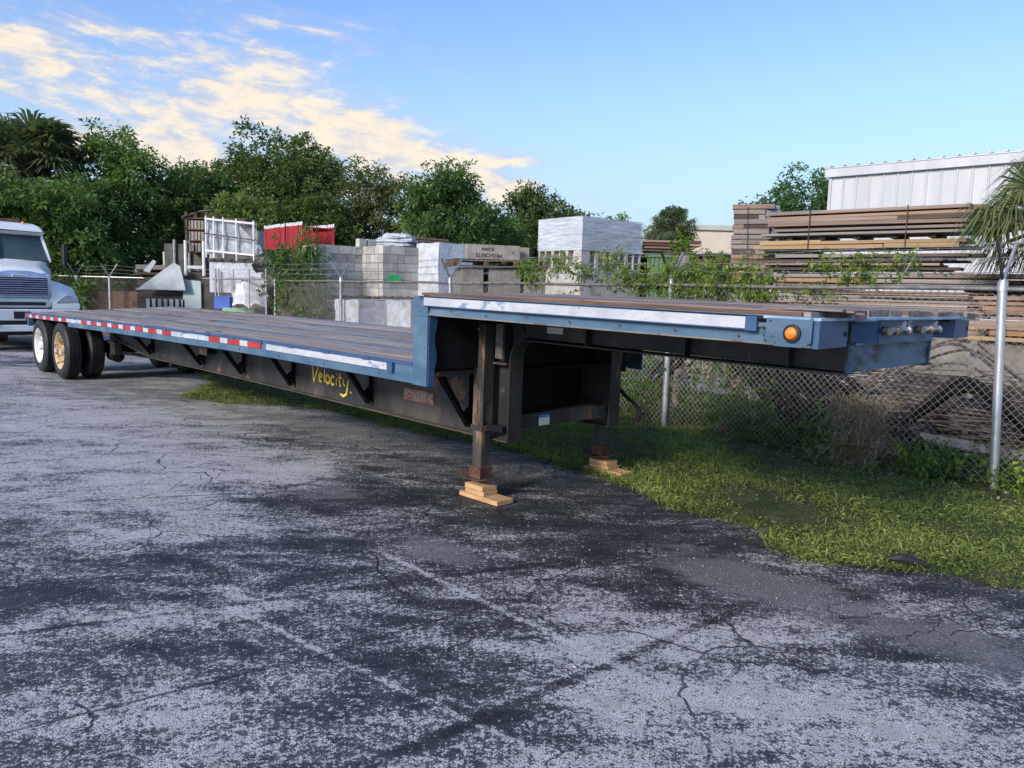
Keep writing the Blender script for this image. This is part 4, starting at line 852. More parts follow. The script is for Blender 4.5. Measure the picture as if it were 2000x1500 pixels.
for s in (-1, 1):
    MB().prism([(-1.635, s * .035, 2.04), (-1.655, s * .99, 2.06), (-2.045, s * .90, 2.66), (-2.045, s * .035, 2.68)], (-.02, 0, 0)).build('windscreen', GLASS, tk)
    MB().prism([(-1.640, s * .99, 2.02), (-1.65, s * 1.05, 2.04), (-2.06, s * .97, 2.72), (-2.05, s * .91, 2.68)], (-.03, 0, 0)).build('windscreen_pillar', TRUCKW, tk)
    MB().prism([(-1.625, s * .03, 2.015), (-1.64, s * 1.0, 2.035), (-1.65, s * 1.0, 2.07), (-1.635, s * .03, 2.05)], (.012, 0, 0)).build('windscreen_seal', TRUCKD, tk)
    MB().prism([(-2.03, s * .03, 2.65), (-2.035, s * .93, 2.63), (-2.06, s * .93, 2.70), (-2.05, s * .03, 2.72)], (.012, 0, 0)).build('windscreen_seal', TRUCKD, tk)
    # fender
    fsecs = []
    for x, top, ins, bot in ((.06, 1.02, .04, .93), (.03, 1.30, .02, .93), (-.05, 1.42, 0, .93), (-.25, 1.52, 0, .93), (-.6, 1.56, 0, .95), (-1.0, 1.54, 0, .97), (-1.4, 1.42, 0, 1.0), (-1.6, 1.2, 0, 1.0)):
        yo = 1.20 - ins
        fsecs.append([(x, s * .58, top + .08 if top > 1.1 else 1.02), (x, s * .72, top + .05), (x, s * .92, top), (x - .03, s * (yo - .08), top - .08), (x - .05, s * yo, top - .26), (x - .05, s * (yo + .01), bot)])
    loft(MB(), fsecs).build('fender', TRUCKW, tk, smooth=True)
    MB().box(.0, .075, s * .60, s * 1.19, .93, 1.08).build('fender_face', TRUCKW, tk, bevel=.01)
    hl = MB(); pts = [(.075, s * .68, 1.07), (.07, s * 1.13, 1.08), (.03, s * 1.14, 1.16), (.045, s * 1.04, 1.25), (.07, s * .92, 1.27), (.08, s * .80, 1.20), (.085, s * .72, 1.12)]
    hl.prism(pts, (-.06, 0, 0)); hl.build('headlight', LENS, tk, bevel=.01)
    # mirror
    mr = MB(); mr.box(-1.75, -1.62, s * 1.30, s * 1.40, 1.97, 2.50); mr.build('mirror', TRUCKD, tk, bevel=.02)
    MB().tube([(-1.72, s * 1.02, 2.58), (-1.70, s * 1.28, 2.56), (-1.69, s * 1.35, 2.50)], .012, 6).build('mirror_arm', TRUCKD, tk)
    MB().tube([(-1.72, s * 1.05, 1.86), (-1.70, s * 1.30, 1.83), (-1.69, s * 1.35, 1.97)], .012, 6).build('mirror_arm', TRUCKD, tk)
    # front wheels
    w_ = bpy.data.objects.new('wheel', None); COL.objects.link(w_); w_.parent = tk; w_.location = (-.95, s * 1.08, .50)
    MB().lathe([(.29, 0), (.42, -.01 * s), (.485, .03 * -s), (.50, .05 * -s), (.50, .22 * -s), (.48, .25 * -s), (.3, .25 * -s)], (0, 0, 0), 'Y', 32).build('tyre', RUBBER, w_, smooth=True)
    MB().lathe([(.29, 0), (.27, .06 * -s), (.2, .10 * -s), (0, .05 * -s)], (0, 0, 0), 'Y', 24).build('rim', GALV, w_, smooth=True)
    MB().tube([(-1.4, s * .55, 2.07), (-1.58, s * .30, 2.09)], .008, 5).build('wiper', TRUCKD, tk)
MB().bar((-1.62, 0, 2.03), (-2.04, 0, 2.70), .05, .02, (1, 0, .5)).build('windscreen_divider', TRUCKD, tk)
# grille
MB().prism([(.02, -.60, 1.19), (.02, .60, 1.19), (.02, .62, 1.25), (.015, .60, 1.62), (.01, .52, 1.72), (.0, .2, 1.79), (.0, -.2, 1.79), (.01, -.52, 1.72), (.015, -.60, 1.62), (.02, -.62, 1.25)], (.03, 0, 0)).build('grille_surround', TRUCKC, tk, bevel=.008)
MB().box(.045, .056, -.545, .545, 1.245, 1.645).build('grille_back', TRUCKD, tk)
for k in range(8): MB().tube([(.066, -.54, 1.265 + k * .049), (.072, 0, 1.268 + k * .049), (.066, .54, 1.265 + k * .049)], .011, 6).build('grille_bar', TRUCKC, tk)
MB().box(.06, .075, -.15, .15, 1.648, 1.705).build('emblem', TRUCKW, tk, bevel=.006)
text('emblem_lettering', 'FREIGHTLINER', .038, TRUCKD, tk, Matrix(((0, 0, 1, .076), (1, 0, 0, 0), (0, 1, 0, 1.677), (0, 0, 0, 1))), .001)
MB().box(.018, .030, -.42, .50, 1.03, 1.105).build('intake_slot', TRUCKD, tk)
MB().prism([(-1.99, -.95, 2.60), (-2.09, -.95, 2.76), (-2.09, .95, 2.76), (-1.99, .95, 2.60)][:0] + [(-2.10, -.99, 2.64), (-1.98, -.97, 2.70), (-1.92, -.95, 2.735), (-2.10, -.95, 2.78)], (0, 1.94, 0)).build('sun_visor', TRUCKW, tk)
MB().box(.17, .18, -.16, .16, .74, .90).build('licence_plate_holder', TRUCKD, tk)
for s in (-1, 1): MB().tube([(.10, s * .45, .55), (.20, s * .45, .55), (.22, s * .45, .61), (.12, s * .45, .62)], .018, 6).build('tow_hook', TRUCKD, tk)
for s in (-1, 1): MB().box(.0, .0785, s * .595, s * .602, .96, 1.10).build('panel_gap', TRUCKD, tk)
MB().box(-.06, .10, -1.2, 1.2, .925, .955).build('bumper_gap', TRUCKD, tk)
bp = [(.02, -1.25), (.14, -1.15), (.17, -.6), (.17, .6), (.14, 1.15), (.02, 1.25), (-.3, 1.25), (-.3, -1.25)]
MB().prism([(a, b, .70) for a, b in bp], (0, 0, .245)).build('bumper', TRUCKW, tk, bevel=.015)
MB().prism([(a - .05, b * .97, .60) for a, b in bp], (0, 0, .11)).build('bumper_recess', TRUCKD, tk)
MB().prism([(a - .01, b * .97, .46) for a, b in bp], (0, 0, .145)).build('bumper_valance', TRUCKW, tk, bevel=.012)
MB().box(-3.2, -.4, -.5, .5, .35, .62).build('chassis', TRUCKD, tk)
MB().box(-4.6, -3.45, -1.15, 1.15, .6, 1.4).build('rear_deck', TRUCKD, tk)
for y in (-.60, .60):
    MB().lathe([(0, .06), (.03, .05), (.045, .0)], (-2.2, y, 2.95), 'Z', 12).build('roof_lamp', AMBER, tk, smooth=True)
cr = thing('crane_arm', 'brown crane fittings sticking up behind the white truck cab roof', 'crane', (-10.94 - .695 * 3.9, 17.35 + .719 * 3.9, 0))
mb = MB(); mb.bar((-.9, -.4, 2.2), (-.55, -.1, 3.22), .2, .2); mb.bar((.0, .0, 2.4), (.10, .05, 3.16), .22, .2); mb.bar((.1, .1, 3.05), (.75, .45, 3.10), .14, .14); mb.build('boom', RUST, cr)
MB().tube([(-.6, 0, 1.4), (-.3, 0, 2.95), (.5, .3, 3.02)], .05, 8).build('hydraulic_hose', BLACKST, cr); MB().box(-.5, .4, -.3, .3, 0.0, 2.3).build('crane_base', TRUCKD, cr)

# ------------------------------------------------------------------ trees
def fit_X(px, Y): return (px - 1000) / 1525 * Y
def crown_mesh(parent, lobes, n_leaf, leafsize, mat, seed, drop=.3, tuft=.35, name='crown'):
    rg = np.random.default_rng(seed); Vs = []; Fs = []; Ts = []; off = 0
    vol = np.array([l[3] * l[4] * l[5] for l in lobes]) ** (2 / 3); vol /= vol.sum()
    for (cx, cy, cz, rx, ry, rz), share in zip(lobes, vol):
        nt = int(n_leaf * share / 26) + 1
        d = unit(rg.normal(size=(nt, 3))); d[:, 2] = np.abs(d[:, 2]) * np.where(rg.uniform(size=nt) < .72, 1, -1); rad = rg.uniform(.62, 1.08, nt) ** .8
        bumps = 1 + .22 * np.sin(d[:, 0] * 5 + cx) * np.sin(d[:, 1] * 4 + cy) + .12 * np.sin(d[:, 2] * 9 + cx * 3) + rg.normal(size=nt) * .05
        C = np.array([cx, cy, cz]) + d * np.array([rx, ry, rz]) * (rad * bumps)[:, None]
        tt = rg.normal(size=nt) * .20 + .40 + rg.normal() * .10 + .24 * d[:, 2]  # lobe tone, paler towards the top, paints highlights into the leaf tint
        k = 26; Cc = np.repeat(C, k, 0); axis = unit(np.repeat(d, k, 0) + rg.normal(size=(nt * k, 3)) * .75 + np.array([0, 0, .25]))
        P = Cc + axis * rg.uniform(0, tuft, (nt * k, 1))
        D = unit(axis + rg.normal(size=(nt * k, 3)) * .6 - np.array([0, 0, drop])); L = rg.uniform(.6, 1.3, nt * k) * leafsize * 1.22
        V, F = leaves(P, D, L, L * .42, .15, rg); Vs.append(V); Fs.append(F + off); off += len(V); Ts.append(np.repeat(tt, k) + rg.normal(size=nt * k) * .14)
    return fast_mesh(name, np.concatenate(Vs), np.concatenate(Fs), mat, parent, np.concatenate(Ts))
def tree(px, Y, top, rx, label, mat, n=15000, leaf=.15, seed=0, base=.6, name='tree', shape='bush', ntr=3, cat='tree'):
    X = fit_X(px, Y); t = thing(name, label, cat, (X, Y, 0), group=None); rg = random.Random(seed); lobes = []
    H = top
    if shape == 'round':
        lobes = [(0, 0, top - rx * .72, rx * .90, rx * .8, rx * .72)]
        for k in range(9): a = rg.uniform(0, 6.28); lobes.append((rx * .62 * math.cos(a), rx * .5 * math.sin(a), top - rx * rg.uniform(.5, 1.55), rx * rg.uniform(.35, .5), rx * .45, rx * rg.uniform(.28, .42)))
        lobes.append((0, 0, top * .35, rx * .9, rx * .7, top * .35))
    else:
        k = 0; z = base
        while z < top - .5:
            f = 1 - .55 * ((z - base) / (top - base)) ** 1.6
            for q in range(3):
                a = rg.uniform(0, 6.28); r_ = rx * f * rg.uniform(.20, .66); s_ = rx * rg.uniform(.38, .56) * (f * .5 + .5)
                lobes.append((r_ * math.cos(a), r_ * .8 * math.sin(a), z + rg.uniform(0, .5), s_, s_, s_ * rg.uniform(.8, 1.15)))
            z += rx * .36
        for q in range(3): lobes.append((rg.uniform(-.45, .45) * rx, 0, top - rg.uniform(.35, .9), rx * .24, rx * .24, .45))
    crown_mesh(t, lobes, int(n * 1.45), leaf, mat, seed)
    tr = MB()
    tr.tube([(0, 0, 0), (.05, 0, top * .3), (.12, 0, top * .62)], [.16, .12, .05], 8)
    for k in range(7):
        a = k * .9 + rg.random(); z0 = top * rg.uniform(.2, .5); L = rx * rg.uniform(.5, .85)
        tr.tube([(.05, 0, z0), (L * .5 * math.cos(a), L * .5 * math.sin(a), z0 + top * .16), (L * math.cos(a), L * math.sin(a), z0 + top * .27)], [.07, .045, .02], 6)
    tr.build('trunk', BARK, t, smooth=True); return t
TREES = [
 (70, 27, 5.2, 2.7, 'bright green bushy tree behind the truck, in front of the fan palm', LEAF_G, 'bush', 19000, .15),
 (-70, 26, 5.2, 2.4, 'green bushy tree at the left edge behind the truck cab', LEAF_G, 'bush', 9000, .15),
 (150, 29, 5.0, 2.3, 'green tree between the fan palm and the tall leafy tree', LEAF_G, 'bush', 14000, .15),
 (240, 31, 7.2, 2.5, 'tall leafy green tree just right of the left fan palm', LEAF_G, 'bush', 20000, .15),
 (345, 32, 6.0, 2.0, 'mid green tree behind the rusty rack', LEAF_G, 'bush', 14000, .15),
 (400, 34, 6.5, 1.9, 'feathery green tree left of the big rounded dark tree', LEAF_G, 'bush', 13000, .15),
 (540, 37, 9.2, 3.1, 'big rounded dark tree rising highest above the yard', LEAF_D, 'round', 30000, .17),
 (500, 31, 5.2, 2.2, 'dark green tree behind the white wrapped rack', LEAF_G, 'bush', 13000, .15),
 (640, 32, 5.7, 2.0, 'dark tree behind the red scaffold frames', LEAF_D, 'bush', 14000, .15),
 (735, 34, 6.65, 2.2, 'olive grey feathery tree between two greener trees', LEAF_O, 'bush', 19000, .13),
 (810, 33, 6.1, 1.5, 'slim green tree behind the brown board stack', LEAF_G, 'bush', 9000, .15),
 (870, 32, 6.45, 2.2, 'broad bright green tree behind the lettered concrete beam', LEAF_G, 'bush', 19000, .15),
 (960, 34, 5.5, 1.9, 'green tree between the broad green tree and the dark one', LEAF_G, 'bush', 11000, .15),
 (1040, 38, 6.7, 2.0, 'dark green tree left of the big wrapped block cube', LEAF_D, 'bush', 14000, .15),
 (1105, 37, 5.9, 1.6, 'low dark tree behind the big wrapped block cube', LEAF_D, 'bush', 8000, .15),
 (1195, 42, 5.9, 2.2, 'distant low shrubby tree behind the big wrapped block cube', LEAF_G, 'bush', 8000, .14),
 (1290, 35, 5.4, 1.25, 'green tree mixed with palm fronds right of the wrapped cube', LEAF_G, 'bush', 9000, .14),
 (1555, 34, 7.6, 2.3, 'green tree left of the white metal building', LEAF_G, 'round', 26000, .15)]
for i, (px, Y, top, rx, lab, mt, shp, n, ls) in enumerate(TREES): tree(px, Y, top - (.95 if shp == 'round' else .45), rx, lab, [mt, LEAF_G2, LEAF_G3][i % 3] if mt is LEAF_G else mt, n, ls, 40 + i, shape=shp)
for i, (px, Y, top, rx) in enumerate([(-20, 40, 5.5, 3.2), (180, 41, 5.6, 3.2), (400, 42, 5.4, 3.2), (640, 43, 5.6, 3.2), (860, 43, 5.4, 3.2), (1010, 44, 5.4, 3)]):
    tree(px, Y, top, rx, 'dark tree of the back row closing the gaps behind the yard', LEAF_D, 7000, .22, 90 + i)['group'] = 'back row of trees'

def fan_palm(px, Y, cz, rad, label, mat, nf=34, seed=1, trunk=True, lw=.035, seg=26, xoff=0, droopk=.55, low=-.35):
    X = fit_X(px, Y) + xoff; t = thing('fan_palm', label, 'palm tree', (X, Y, 0)); rg = np.random.default_rng(seed); Vs = []; Fs = []; Ts = []; off = 0; stems = MB()
    for k in range(nf):
        az_ = rg.uniform(0, 6.28); e = rg.uniform(low, 1.35); d = np.array([math.cos(az_) * math.cos(e), math.sin(az_) * math.cos(e), math.sin(e)])
        s_ = rad * rg.uniform(.45, .62); base = np.array([0, 0, cz]); hub = base + d * s_ + np.array([0, 0, -.10 * s_])
        stems.tube([tuple(base), tuple(base + d * s_ * .5 + np.array([0, 0, .04 * s_])), tuple(hub)], .018 * rad, 4, False)
        side = unit(np.cross(d, [0, 0, 1.0]) + 1e-6); up = np.cross(side, d)
        for j in range(seg):
            a = (j / (seg - 1) - .5) * 3.6 + rg.normal() * .04; dd = unit(d * math.cos(a) + side * math.sin(a) + up * rg.normal() * .08)
            L = rad * rg.uniform(.38, .56) * (1 - .22 * abs(a) / 1.8); w = lw * rad
            p0 = hub; p1 = hub + dd * L * .55 - np.array([0, 0, L * .06]); p2 = hub + dd * L * .90 - np.array([0, 0, L * droopk]); n_ = unit(np.cross(dd, up) + 1e-6) * w * .5
            V = np.array([p0 - n_ * .3, p0 + n_ * .3, p1 + n_, p1 - n_, p2 + n_ * .12, p2 - n_ * .12]); F = np.array([[0, 1, 2, 3], [3, 2, 4, 5]])
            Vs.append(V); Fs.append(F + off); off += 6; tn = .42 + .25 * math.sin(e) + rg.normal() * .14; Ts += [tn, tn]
    fast_mesh('fronds', np.concatenate(Vs), np.concatenate(Fs), mat, t, np.array(Ts)); stems.build('frond_stems', BARK, t)
    if trunk: MB().tube([(0, 0, 0), (.05, 0, cz * .5), (0, 0, cz)], [.22, .17, .19], 10).build('trunk', BARK, t, smooth=True)
    return t
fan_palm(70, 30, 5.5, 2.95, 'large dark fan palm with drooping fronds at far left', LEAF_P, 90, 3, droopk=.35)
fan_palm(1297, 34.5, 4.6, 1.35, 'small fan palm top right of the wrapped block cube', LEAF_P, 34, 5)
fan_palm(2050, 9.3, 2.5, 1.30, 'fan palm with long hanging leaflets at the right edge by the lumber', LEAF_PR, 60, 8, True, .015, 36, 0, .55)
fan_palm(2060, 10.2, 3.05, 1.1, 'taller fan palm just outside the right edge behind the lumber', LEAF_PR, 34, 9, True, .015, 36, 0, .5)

def bush(name, label, lobes, n, leaf, mat, seed, cat='bush', kind=None, sticks=True, widthf=.4, drop=.3):
    t = thing(name, label, cat); rg = np.random.default_rng(seed)
    Vs = []; Fs = []; Ts = []; off = 0; per = n // len(lobes); st = MB()
    for (cx, cy, cz, rx, ry, rz) in lobes:
        k = 12; nt = per // k + 1
        C = np.array([cx, cy, cz]) + rg.normal(size=(nt, 3)) * np.array([rx, ry, rz]) * .5; C[:, 2] = np.maximum(C[:, 2], .02)
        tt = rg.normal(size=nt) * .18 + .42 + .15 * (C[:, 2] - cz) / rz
        ax = unit(rg.normal(size=(nt, 3)) + np.array([0, 0, .4])); Cc = np.repeat(C, k, 0); step = rg.uniform(0, leaf * 2.6, (nt * k, 1)); A = np.repeat(ax, k, 0)
        P = Cc + A * step; D = unit(A * .5 + rg.normal(size=P.shape) * .8 - np.array([0, 0, drop])); L = rg.uniform(.6, 1.2, len(P)) * leaf
        V, F = leaves(P, D, L, L * widthf, .15, rg); Vs.append(V); Fs.append(F + off); off += len(V); Ts.append(np.repeat(tt, k) + rg.normal(size=len(P)) * .12)
        if sticks:
            for q in range(3): e = C[rg.integers(nt)]; st.tube([(cx + rg.normal() * .05, cy + rg.normal() * .05, max(0, cz - rz)), (cx * .6 + e[0] * .4, cy * .6 + e[1] * .4, cz * .6 + e[2] * .4), tuple(e)], [.006, .004, .002], 4, False)
    fast_mesh('foliage', np.concatenate(Vs), np.concatenate(Fs), mat, t, np.concatenate(Ts))
    if sticks: st.build('stems', BARK, t, kind='stuff')
    return t
# bush through the fence at the gate corner
q = FP(14.6, .25)
bush('fence_bush', 'tall weedy green bush growing through the fence beside the gate', [(q.x - .15, q.y, .6, .75, .45, .75), (q.x - .45, q.y + .4, 1.5, .6, .45, .7), (q.x + .2, q.y - .2, .9, .42, .35, .85), (q.x - .75, q.y + .6, 2.2, .35, .3, .45), (q.x + .05, q.y, 2.3, .28, .25, .55), (q.x + .25, q.y - .1, 1.4, .35, .3, .6)], 11000, .085, LEAF_U, 12)
bush('fence_bush', 'thin green climbing weeds on the far fence beside the white truck', [(GP.x - 3.9, GP.y + .8, 1.3, .9, .4, .8), (GP.x - 5.2, GP.y + 1, 1.2, .9, .4, .8), (GP.x - 3.2, GP.y + .6, .8, .4, .4, .7)], 3500, .11, LEAF_U, 14)
# vine along the top rail
def vine(label, spans, n, seed):
    lobes = []
    for s, off, z, rs, rz in spans: p = FP(s, off); lobes.append((p.x, p.y, z, rs, .16, rz))
    bush('vine', label, lobes, n, .050, LEAF_V, seed, 'vine', drop=.55)
vine('light green vine heaped over the fence rail beside the grey wooden post', [(a_ + .38, b_, c_, d_, e_) for a_, b_, c_, d_, e_ in [(3.5, .1, 1.80, .35, .16), (3.1, .1, 1.86, .4, .18), (2.7, .1, 1.88, .45, .18), (2.35, .1, 1.80, .4, .2), (2.9, .1, 1.62, .5, .15), (4.0, .05, 1.82, .3, .16), (2.1, .12, 1.66, .25, .18)]], 8000, 20)
vine('light green vine hanging on the barbed wire in front of the hollow blocks', [(a_ - .75, b_, c_, d_, e_) for a_, b_, c_, d_, e_ in [(7.2, .05, 1.98, .2, .12), (6.6, .1, 2.02, .25, .13), (6.1, .1, 1.90, .22, .15), (5.5, .05, 2.02, .26, .16), (7.0, 0, 1.80, .2, .16)]], 2800, 21)
vine('sparse vine tendrils on the barbed wire in front of the lumber pile', [(1.75, .1, 1.99, .2, .07), (1.35, .1, 2.0, .2, .05), (.95, .1, 1.98, .15, .09), (1.6, .1, 1.83, .22, .12), (1.3, .1, 1.86, .2, .08), (1.9, .12, 1.68, .2, .12)], 1700, 22)
pq = FP(4.12, .75)
bush('sapling', 'bright green sapling rising above the vine beside the grey wooden post', [(pq.x, pq.y, 1.98, .18, .16, .26), (pq.x + .06, pq.y, 1.80, .22, .16, .25), (pq.x - .03, pq.y, 2.22, .09, .08, .16)], 1100, .075, LEAF_V, 24, 'sapling', drop=.1)
# undergrowth along the fence foot
ug = []
for s in np.arange(-3.2, 7.2, .45):
    for _ in range(2):
        hh = np.interp(s, [-3, -1.5, 0, .8, 1.5, 2.4, 3.6, 5, 13], [.25, .26, .22, .24, .26, .32, .50, .65, .6]); p = FP(s + random.uniform(-.2, .2), random.uniform(-.02, .7)); ug.append((p.x, p.y, hh * .45, .34, .25, hh * .65))
tag(bush('undergrowth', 'dark green weeds crowding the foot of the chain link fence', ug, 36000, .045, LEAF_U, 30, 'weeds'), kind='stuff')
ug2 = []
for s, o, hh in ((3.2, .5, 1.2), (4.0, .6, 1.4), (4.6, .5, 1.3), (2.6, .6, .9), (5.4, .5, 1.4), (6.2, .5, 1.2)): p = FP(s, o); ug2.append((p.x, p.y, hh * .55, .45, .3, hh * .6))
bush('shrub', 'shady leafy shrub behind the fence under the trailer nose', ug2, 14000, .06, LEAF_U, 31)
p = FP(1.55, -.08)
bush('weed_plant', 'broad-leaved green weed beside the dry grass clump', [(p.x, p.y - .1, .22, .22, .2, .25)], 700, .07, LEAF_G, 33, 'weed', widthf=.55)
p = FP(-.25, .05)
bush('weed_plant', 'low broad-leaved green weeds at the foot of the shiny fence post', [(p.x + .1, p.y, .12, .45, .2, .14), (p.x - .55, p.y + .5, .12, .3, .2, .14)], 1500, .055, LEAF_V, 34, 'weed', widthf=.5)
# dry grass clump
def dry():
    c = FP(1.22, -.02); n = 3600; rg = np.random.default_rng(4)
    C = np.stack([c.x + rg.normal(size=n) * .15, c.y + rg.normal(size=n) * .10, rg.uniform(0, 1, n) ** 1.5 * .6], 1)
    D = np.stack([rg.normal(size=n) * .45, rg.normal(size=n) * .35, rg.normal(size=n) * .55 + .55], 1); L = rg.uniform(.10, .34, n); V, F = leaves(C, D, L, np.full(n, .0055), .45, rg)
    o = fast_mesh('dry_grass', V, F, STRAW); tag(o, 'brown dead grass clump caught in the fence under the trailer nose', 'dry grass')
dry()
MB_ = MB()
for k in range(26):
    s = random.uniform(-.6, .9); p = FP(s, .12); a = random.uniform(-1, 1)
    pts = [(p.x + a * .25 * t + .05 * math.sin(t * 5 + k), p.y + .02, 1.25 + .62 * t * random.uniform(.8, 1) - .3 * t * t) for t in np.linspace(0, 1, 6)]; MB_.tube(pts, .0028, 3, False)
tag(MB_.build('dry_vine', STRAW), 'tangle of leafless dry vine stems on the fence in front of the lumber', 'dry vine')

# ------------------------------------------------------------------ yard: concrete block cubes
def R2(v): return Vector(v)
LDIR = Vector((-.635, .773)); RDIR = Vector((.773, .635))
BLK = {}
def block_mesh(key, w, d, h, mat, hollow=False):
    if key in BLK: return BLK[key]
    mb = MB(); e = .0
    if not hollow: mb.box(0, w, 0, d, 0, h)
    else:   # two cells opening toward -y
        t = .035; c = (w - 3 * t) / 2
        mb.box(0, w, .0, d, 0, t); mb.box(0, w, .0, d, h - t, h)
        for k in range(3): mb.box(k * (c + t), k * (c + t) + t, 0, d, t, h - t)
        mb.box(t, w - t, d * .7, d * .72, t, h - t)
    me = bpy.data.meshes.new('concrete_block'); me.from_pydata(mb.v, [], mb.f); me.materials.append(mat); me.validate(); BLK[key] = me; return me
def place_block(me, parent, p, z, ang):
    o = bpy.data.objects.new('concrete_block', me); COL.objects.link(o); o.parent = parent
    o.location = (p.x, p.y, z); o.rotation_euler = (0, 0, ang + random.uniform(-.006, .006)); return o
def block_cube(label, C, nr, nl, nz, z0, mat=CONC, bw=.4, bh=.2, gap=.009, hollow_rows=(), cat='block stack', split=True, group=None, hollow_mat=None):
    """C: near corner; nr blocks along RDIR, nl half-blocks along LDIR; only the outer shell is modelled plus a core"""
    t = thing('block_stack', label, cat, (C[0], C[1], z0), group=group); C = Vector(C[:2]); angR = math.atan2(RDIR.y, RDIR.x)
    full = block_mesh(('f', bw, bh, mat.name), bw - gap, .19, bh - gap, mat); half = block_mesh(('h', bw, bh, mat.name), bw / 2 - gap, .19, bh - gap, mat)
    hol = block_mesh(('o', bw, bh), bw - gap, .19, bh - gap, hollow_mat or CONCH, True)
    for k in range(nz):
        z = k * bh
        # front face
        x = 0; row = []
        if k % 2 and split: row = [.5] + [1] * (nr - 1) + [.5]
        else: row = [1] * nr
        for u in row:
            if u == 1 and random.random() < .16 and k not in hollow_rows: us = [.5, .5]
            else: us = [u]
            for uu in us:
                p = RDIR * x + LDIR * 0 + RDIR * .0 - Vector((0, 0))
                me = (hol if k in hollow_rows else full) if uu == 1 else half
                pr_ = RDIR * (x + random.uniform(-.002, .002)) + LDIR * random.uniform(-.008, .008)
                place_block(me, t, pr_, z, angR); x += uu * bw
        # left face: blocks seen along LDIR
        y = .2
        while y < nl * bw / 2 + .19:
            uu = 1 if (nl * bw / 2 - y > bw * .75) and random.random() < .7 else .5
            me = full if uu == 1 else half
            pr_ = LDIR * (y + uu * bw) + RDIR * random.uniform(-.006, .006)
            place_block(me, t, pr_, z, math.atan2(-LDIR.y, -LDIR.x)); y += uu * bw
    core = MB(); core.obox(RDIR * .17 + LDIR * .17, RDIR, LDIR, nr * bw - .2, nl * bw / 2, 0, nz * bh - .03); core.build('core', CONCD, t)
    return t
def pallet(label, C, z, L=1.2, D=1.0, mat=TIMBERD, group='wooden pallets'):
    t = thing('pallet', label, 'pallet', (C[0], C[1], z), group=group)
    for k in range(3): MB().obox(LDIR * (k * (D - .09) / 2), RDIR, LDIR, L, .09, .012, .10).build('bearer', mat, t)
    for k in range(6): MB().obox(RDIR * (k * (L - .1) / 5), RDIR, LDIR, .10, D, .1005, .118).build('slat', mat, t)
    for k in range(3): MB().obox(RDIR * (k * (L - .1) / 2), RDIR, LDIR, .10, D, .0, .0115).build('slat', mat, t)
    return t
def film_box(C, nrL, nlL, z0, z1, parent, mat=FILM, name='plastic_wrap', inset=-.02, top=True, bulge=.02):
    n = 14; C = Vector(C); mb = MB()
    def grid(o, du, lu, wz0, wz1, nn):
        m = 10; vs_ = []
        for j in range(m + 1):
            for i in range(nn + 1):
                s = lu * i / nn; z = wz0 + (wz1 - wz0) * j / m; q = o + du * s; nv = Vector((du.y, -du.x)) if du is RDIR else Vector((-du.y, du.x)) * 1
                b = bulge * mnoise.noise((s * 2.1 + z0, z * 7, C.x)); q2 = q + (Vector((du.y, -du.x))) * (b + .012) * (1 if du is RDIR else -1)
                vs_.append((q2.x, q2.y, z + .02 * mnoise.noise((s * 3, z * 2, 5)) * (j == m)))
        fs = [(j * (nn + 1) + i, j * (nn + 1) + i + 1, (j + 1) * (nn + 1) + i + 1, (j + 1) * (nn + 1) + i) for j in range(m) for i in range(nn)]
        mb.add(vs_, fs)
    grid(C - RDIR * .015, RDIR, nrL + .03, z0, z1, n); grid(C - LDIR * .015, LDIR, nlL + .03, z0, z1, n)
    if top:
        q = [C - RDIR * .01, C + RDIR * (nrL + .01), C + RDIR * (nrL + .01) + LDIR * nlL, C + LDIR * nlL]; mb.add([(a.x, a.y, z1 + .008) for a in q], [(0, 1, 2, 3)])
    return mb.build(name, mat, parent, smooth=True)

CA = (-4.66, 18.5); 
block_cube('upper cube of grey concrete blocks in the tall left stack', CA, 4, 4, 6, 1.42)
block_cube('lower cube of grey concrete blocks in the tall left stack', (CA[0] + .03, CA[1]), 4, 4, 6, .13)
pallet('pallet under the tall left concrete block stack', CA, 0, 1.6); pallet('thin pallet between the two cubes of the tall left block stack', CA, 1.335, 1.5)
# loose blocks on top of stack A
tb = thing('concrete_block', 'single hollow concrete block lying on the right top of the left stack', 'concrete block', (CA[0], CA[1], 2.62))
p = RDIR * .98; o = place_block(block_mesh(('o', .4, .2), .396, .19, .196, CONCH, True), tb, p, -.2, math.atan2(RDIR.y, RDIR.x)); tb.location = (CA[0] - .005 * 0 + LDIR.x * -.015, CA[1] + LDIR.y * -.015, 2.62)
for k, (s, dz) in enumerate(((1.12, 0), (1.36, 0))):
    t_ = thing('concrete_block', ('left one' if k == 0 else 'right one') + ' of two plain blocks set on top of the left stack', 'concrete block', (CA[0] + RDIR.x * s, CA[1] + RDIR.y * s, 2.62)); place_block(block_mesh(('h', .4, .2, CONC.name), .196, .19, .196, CONC), t_, Vector((0, 0)), 0, math.atan2(RDIR.y, RDIR.x))
CB = (-3.10, 18.5)
block_cube('upper cube of pale concrete blocks in the middle stack with green spray mark', CB, 3, 4, 6, 1.43)
block_cube('lower cube of pale concrete blocks in the middle stack', (CB[0], CB[1]), 3, 4, 6, .12)
pallet('pallet under the middle concrete block stack', CB, 0, 1.3); pallet('thin pallet inside the middle concrete block stack', CB, 1.335, 1.2)
gm = MB(); cc = Vector(CB) + RDIR * .12 - LDIR * .012; gp = [(0, 0), (.03, .12), (.10, .15), (.34, .14), (.37, .09), (.35, -.02), (.05, -.03)]
gm.prism([(cc.x + RDIR.x * a, cc.y + RDIR.y * a, 1.80 + b) for a, b in gp], (-LDIR.x * .004, -LDIR.y * .004, 0)); tag(gm.build('paint_mark', GREENP), 'green spray painted patch on the middle block stack', 'paint mark')
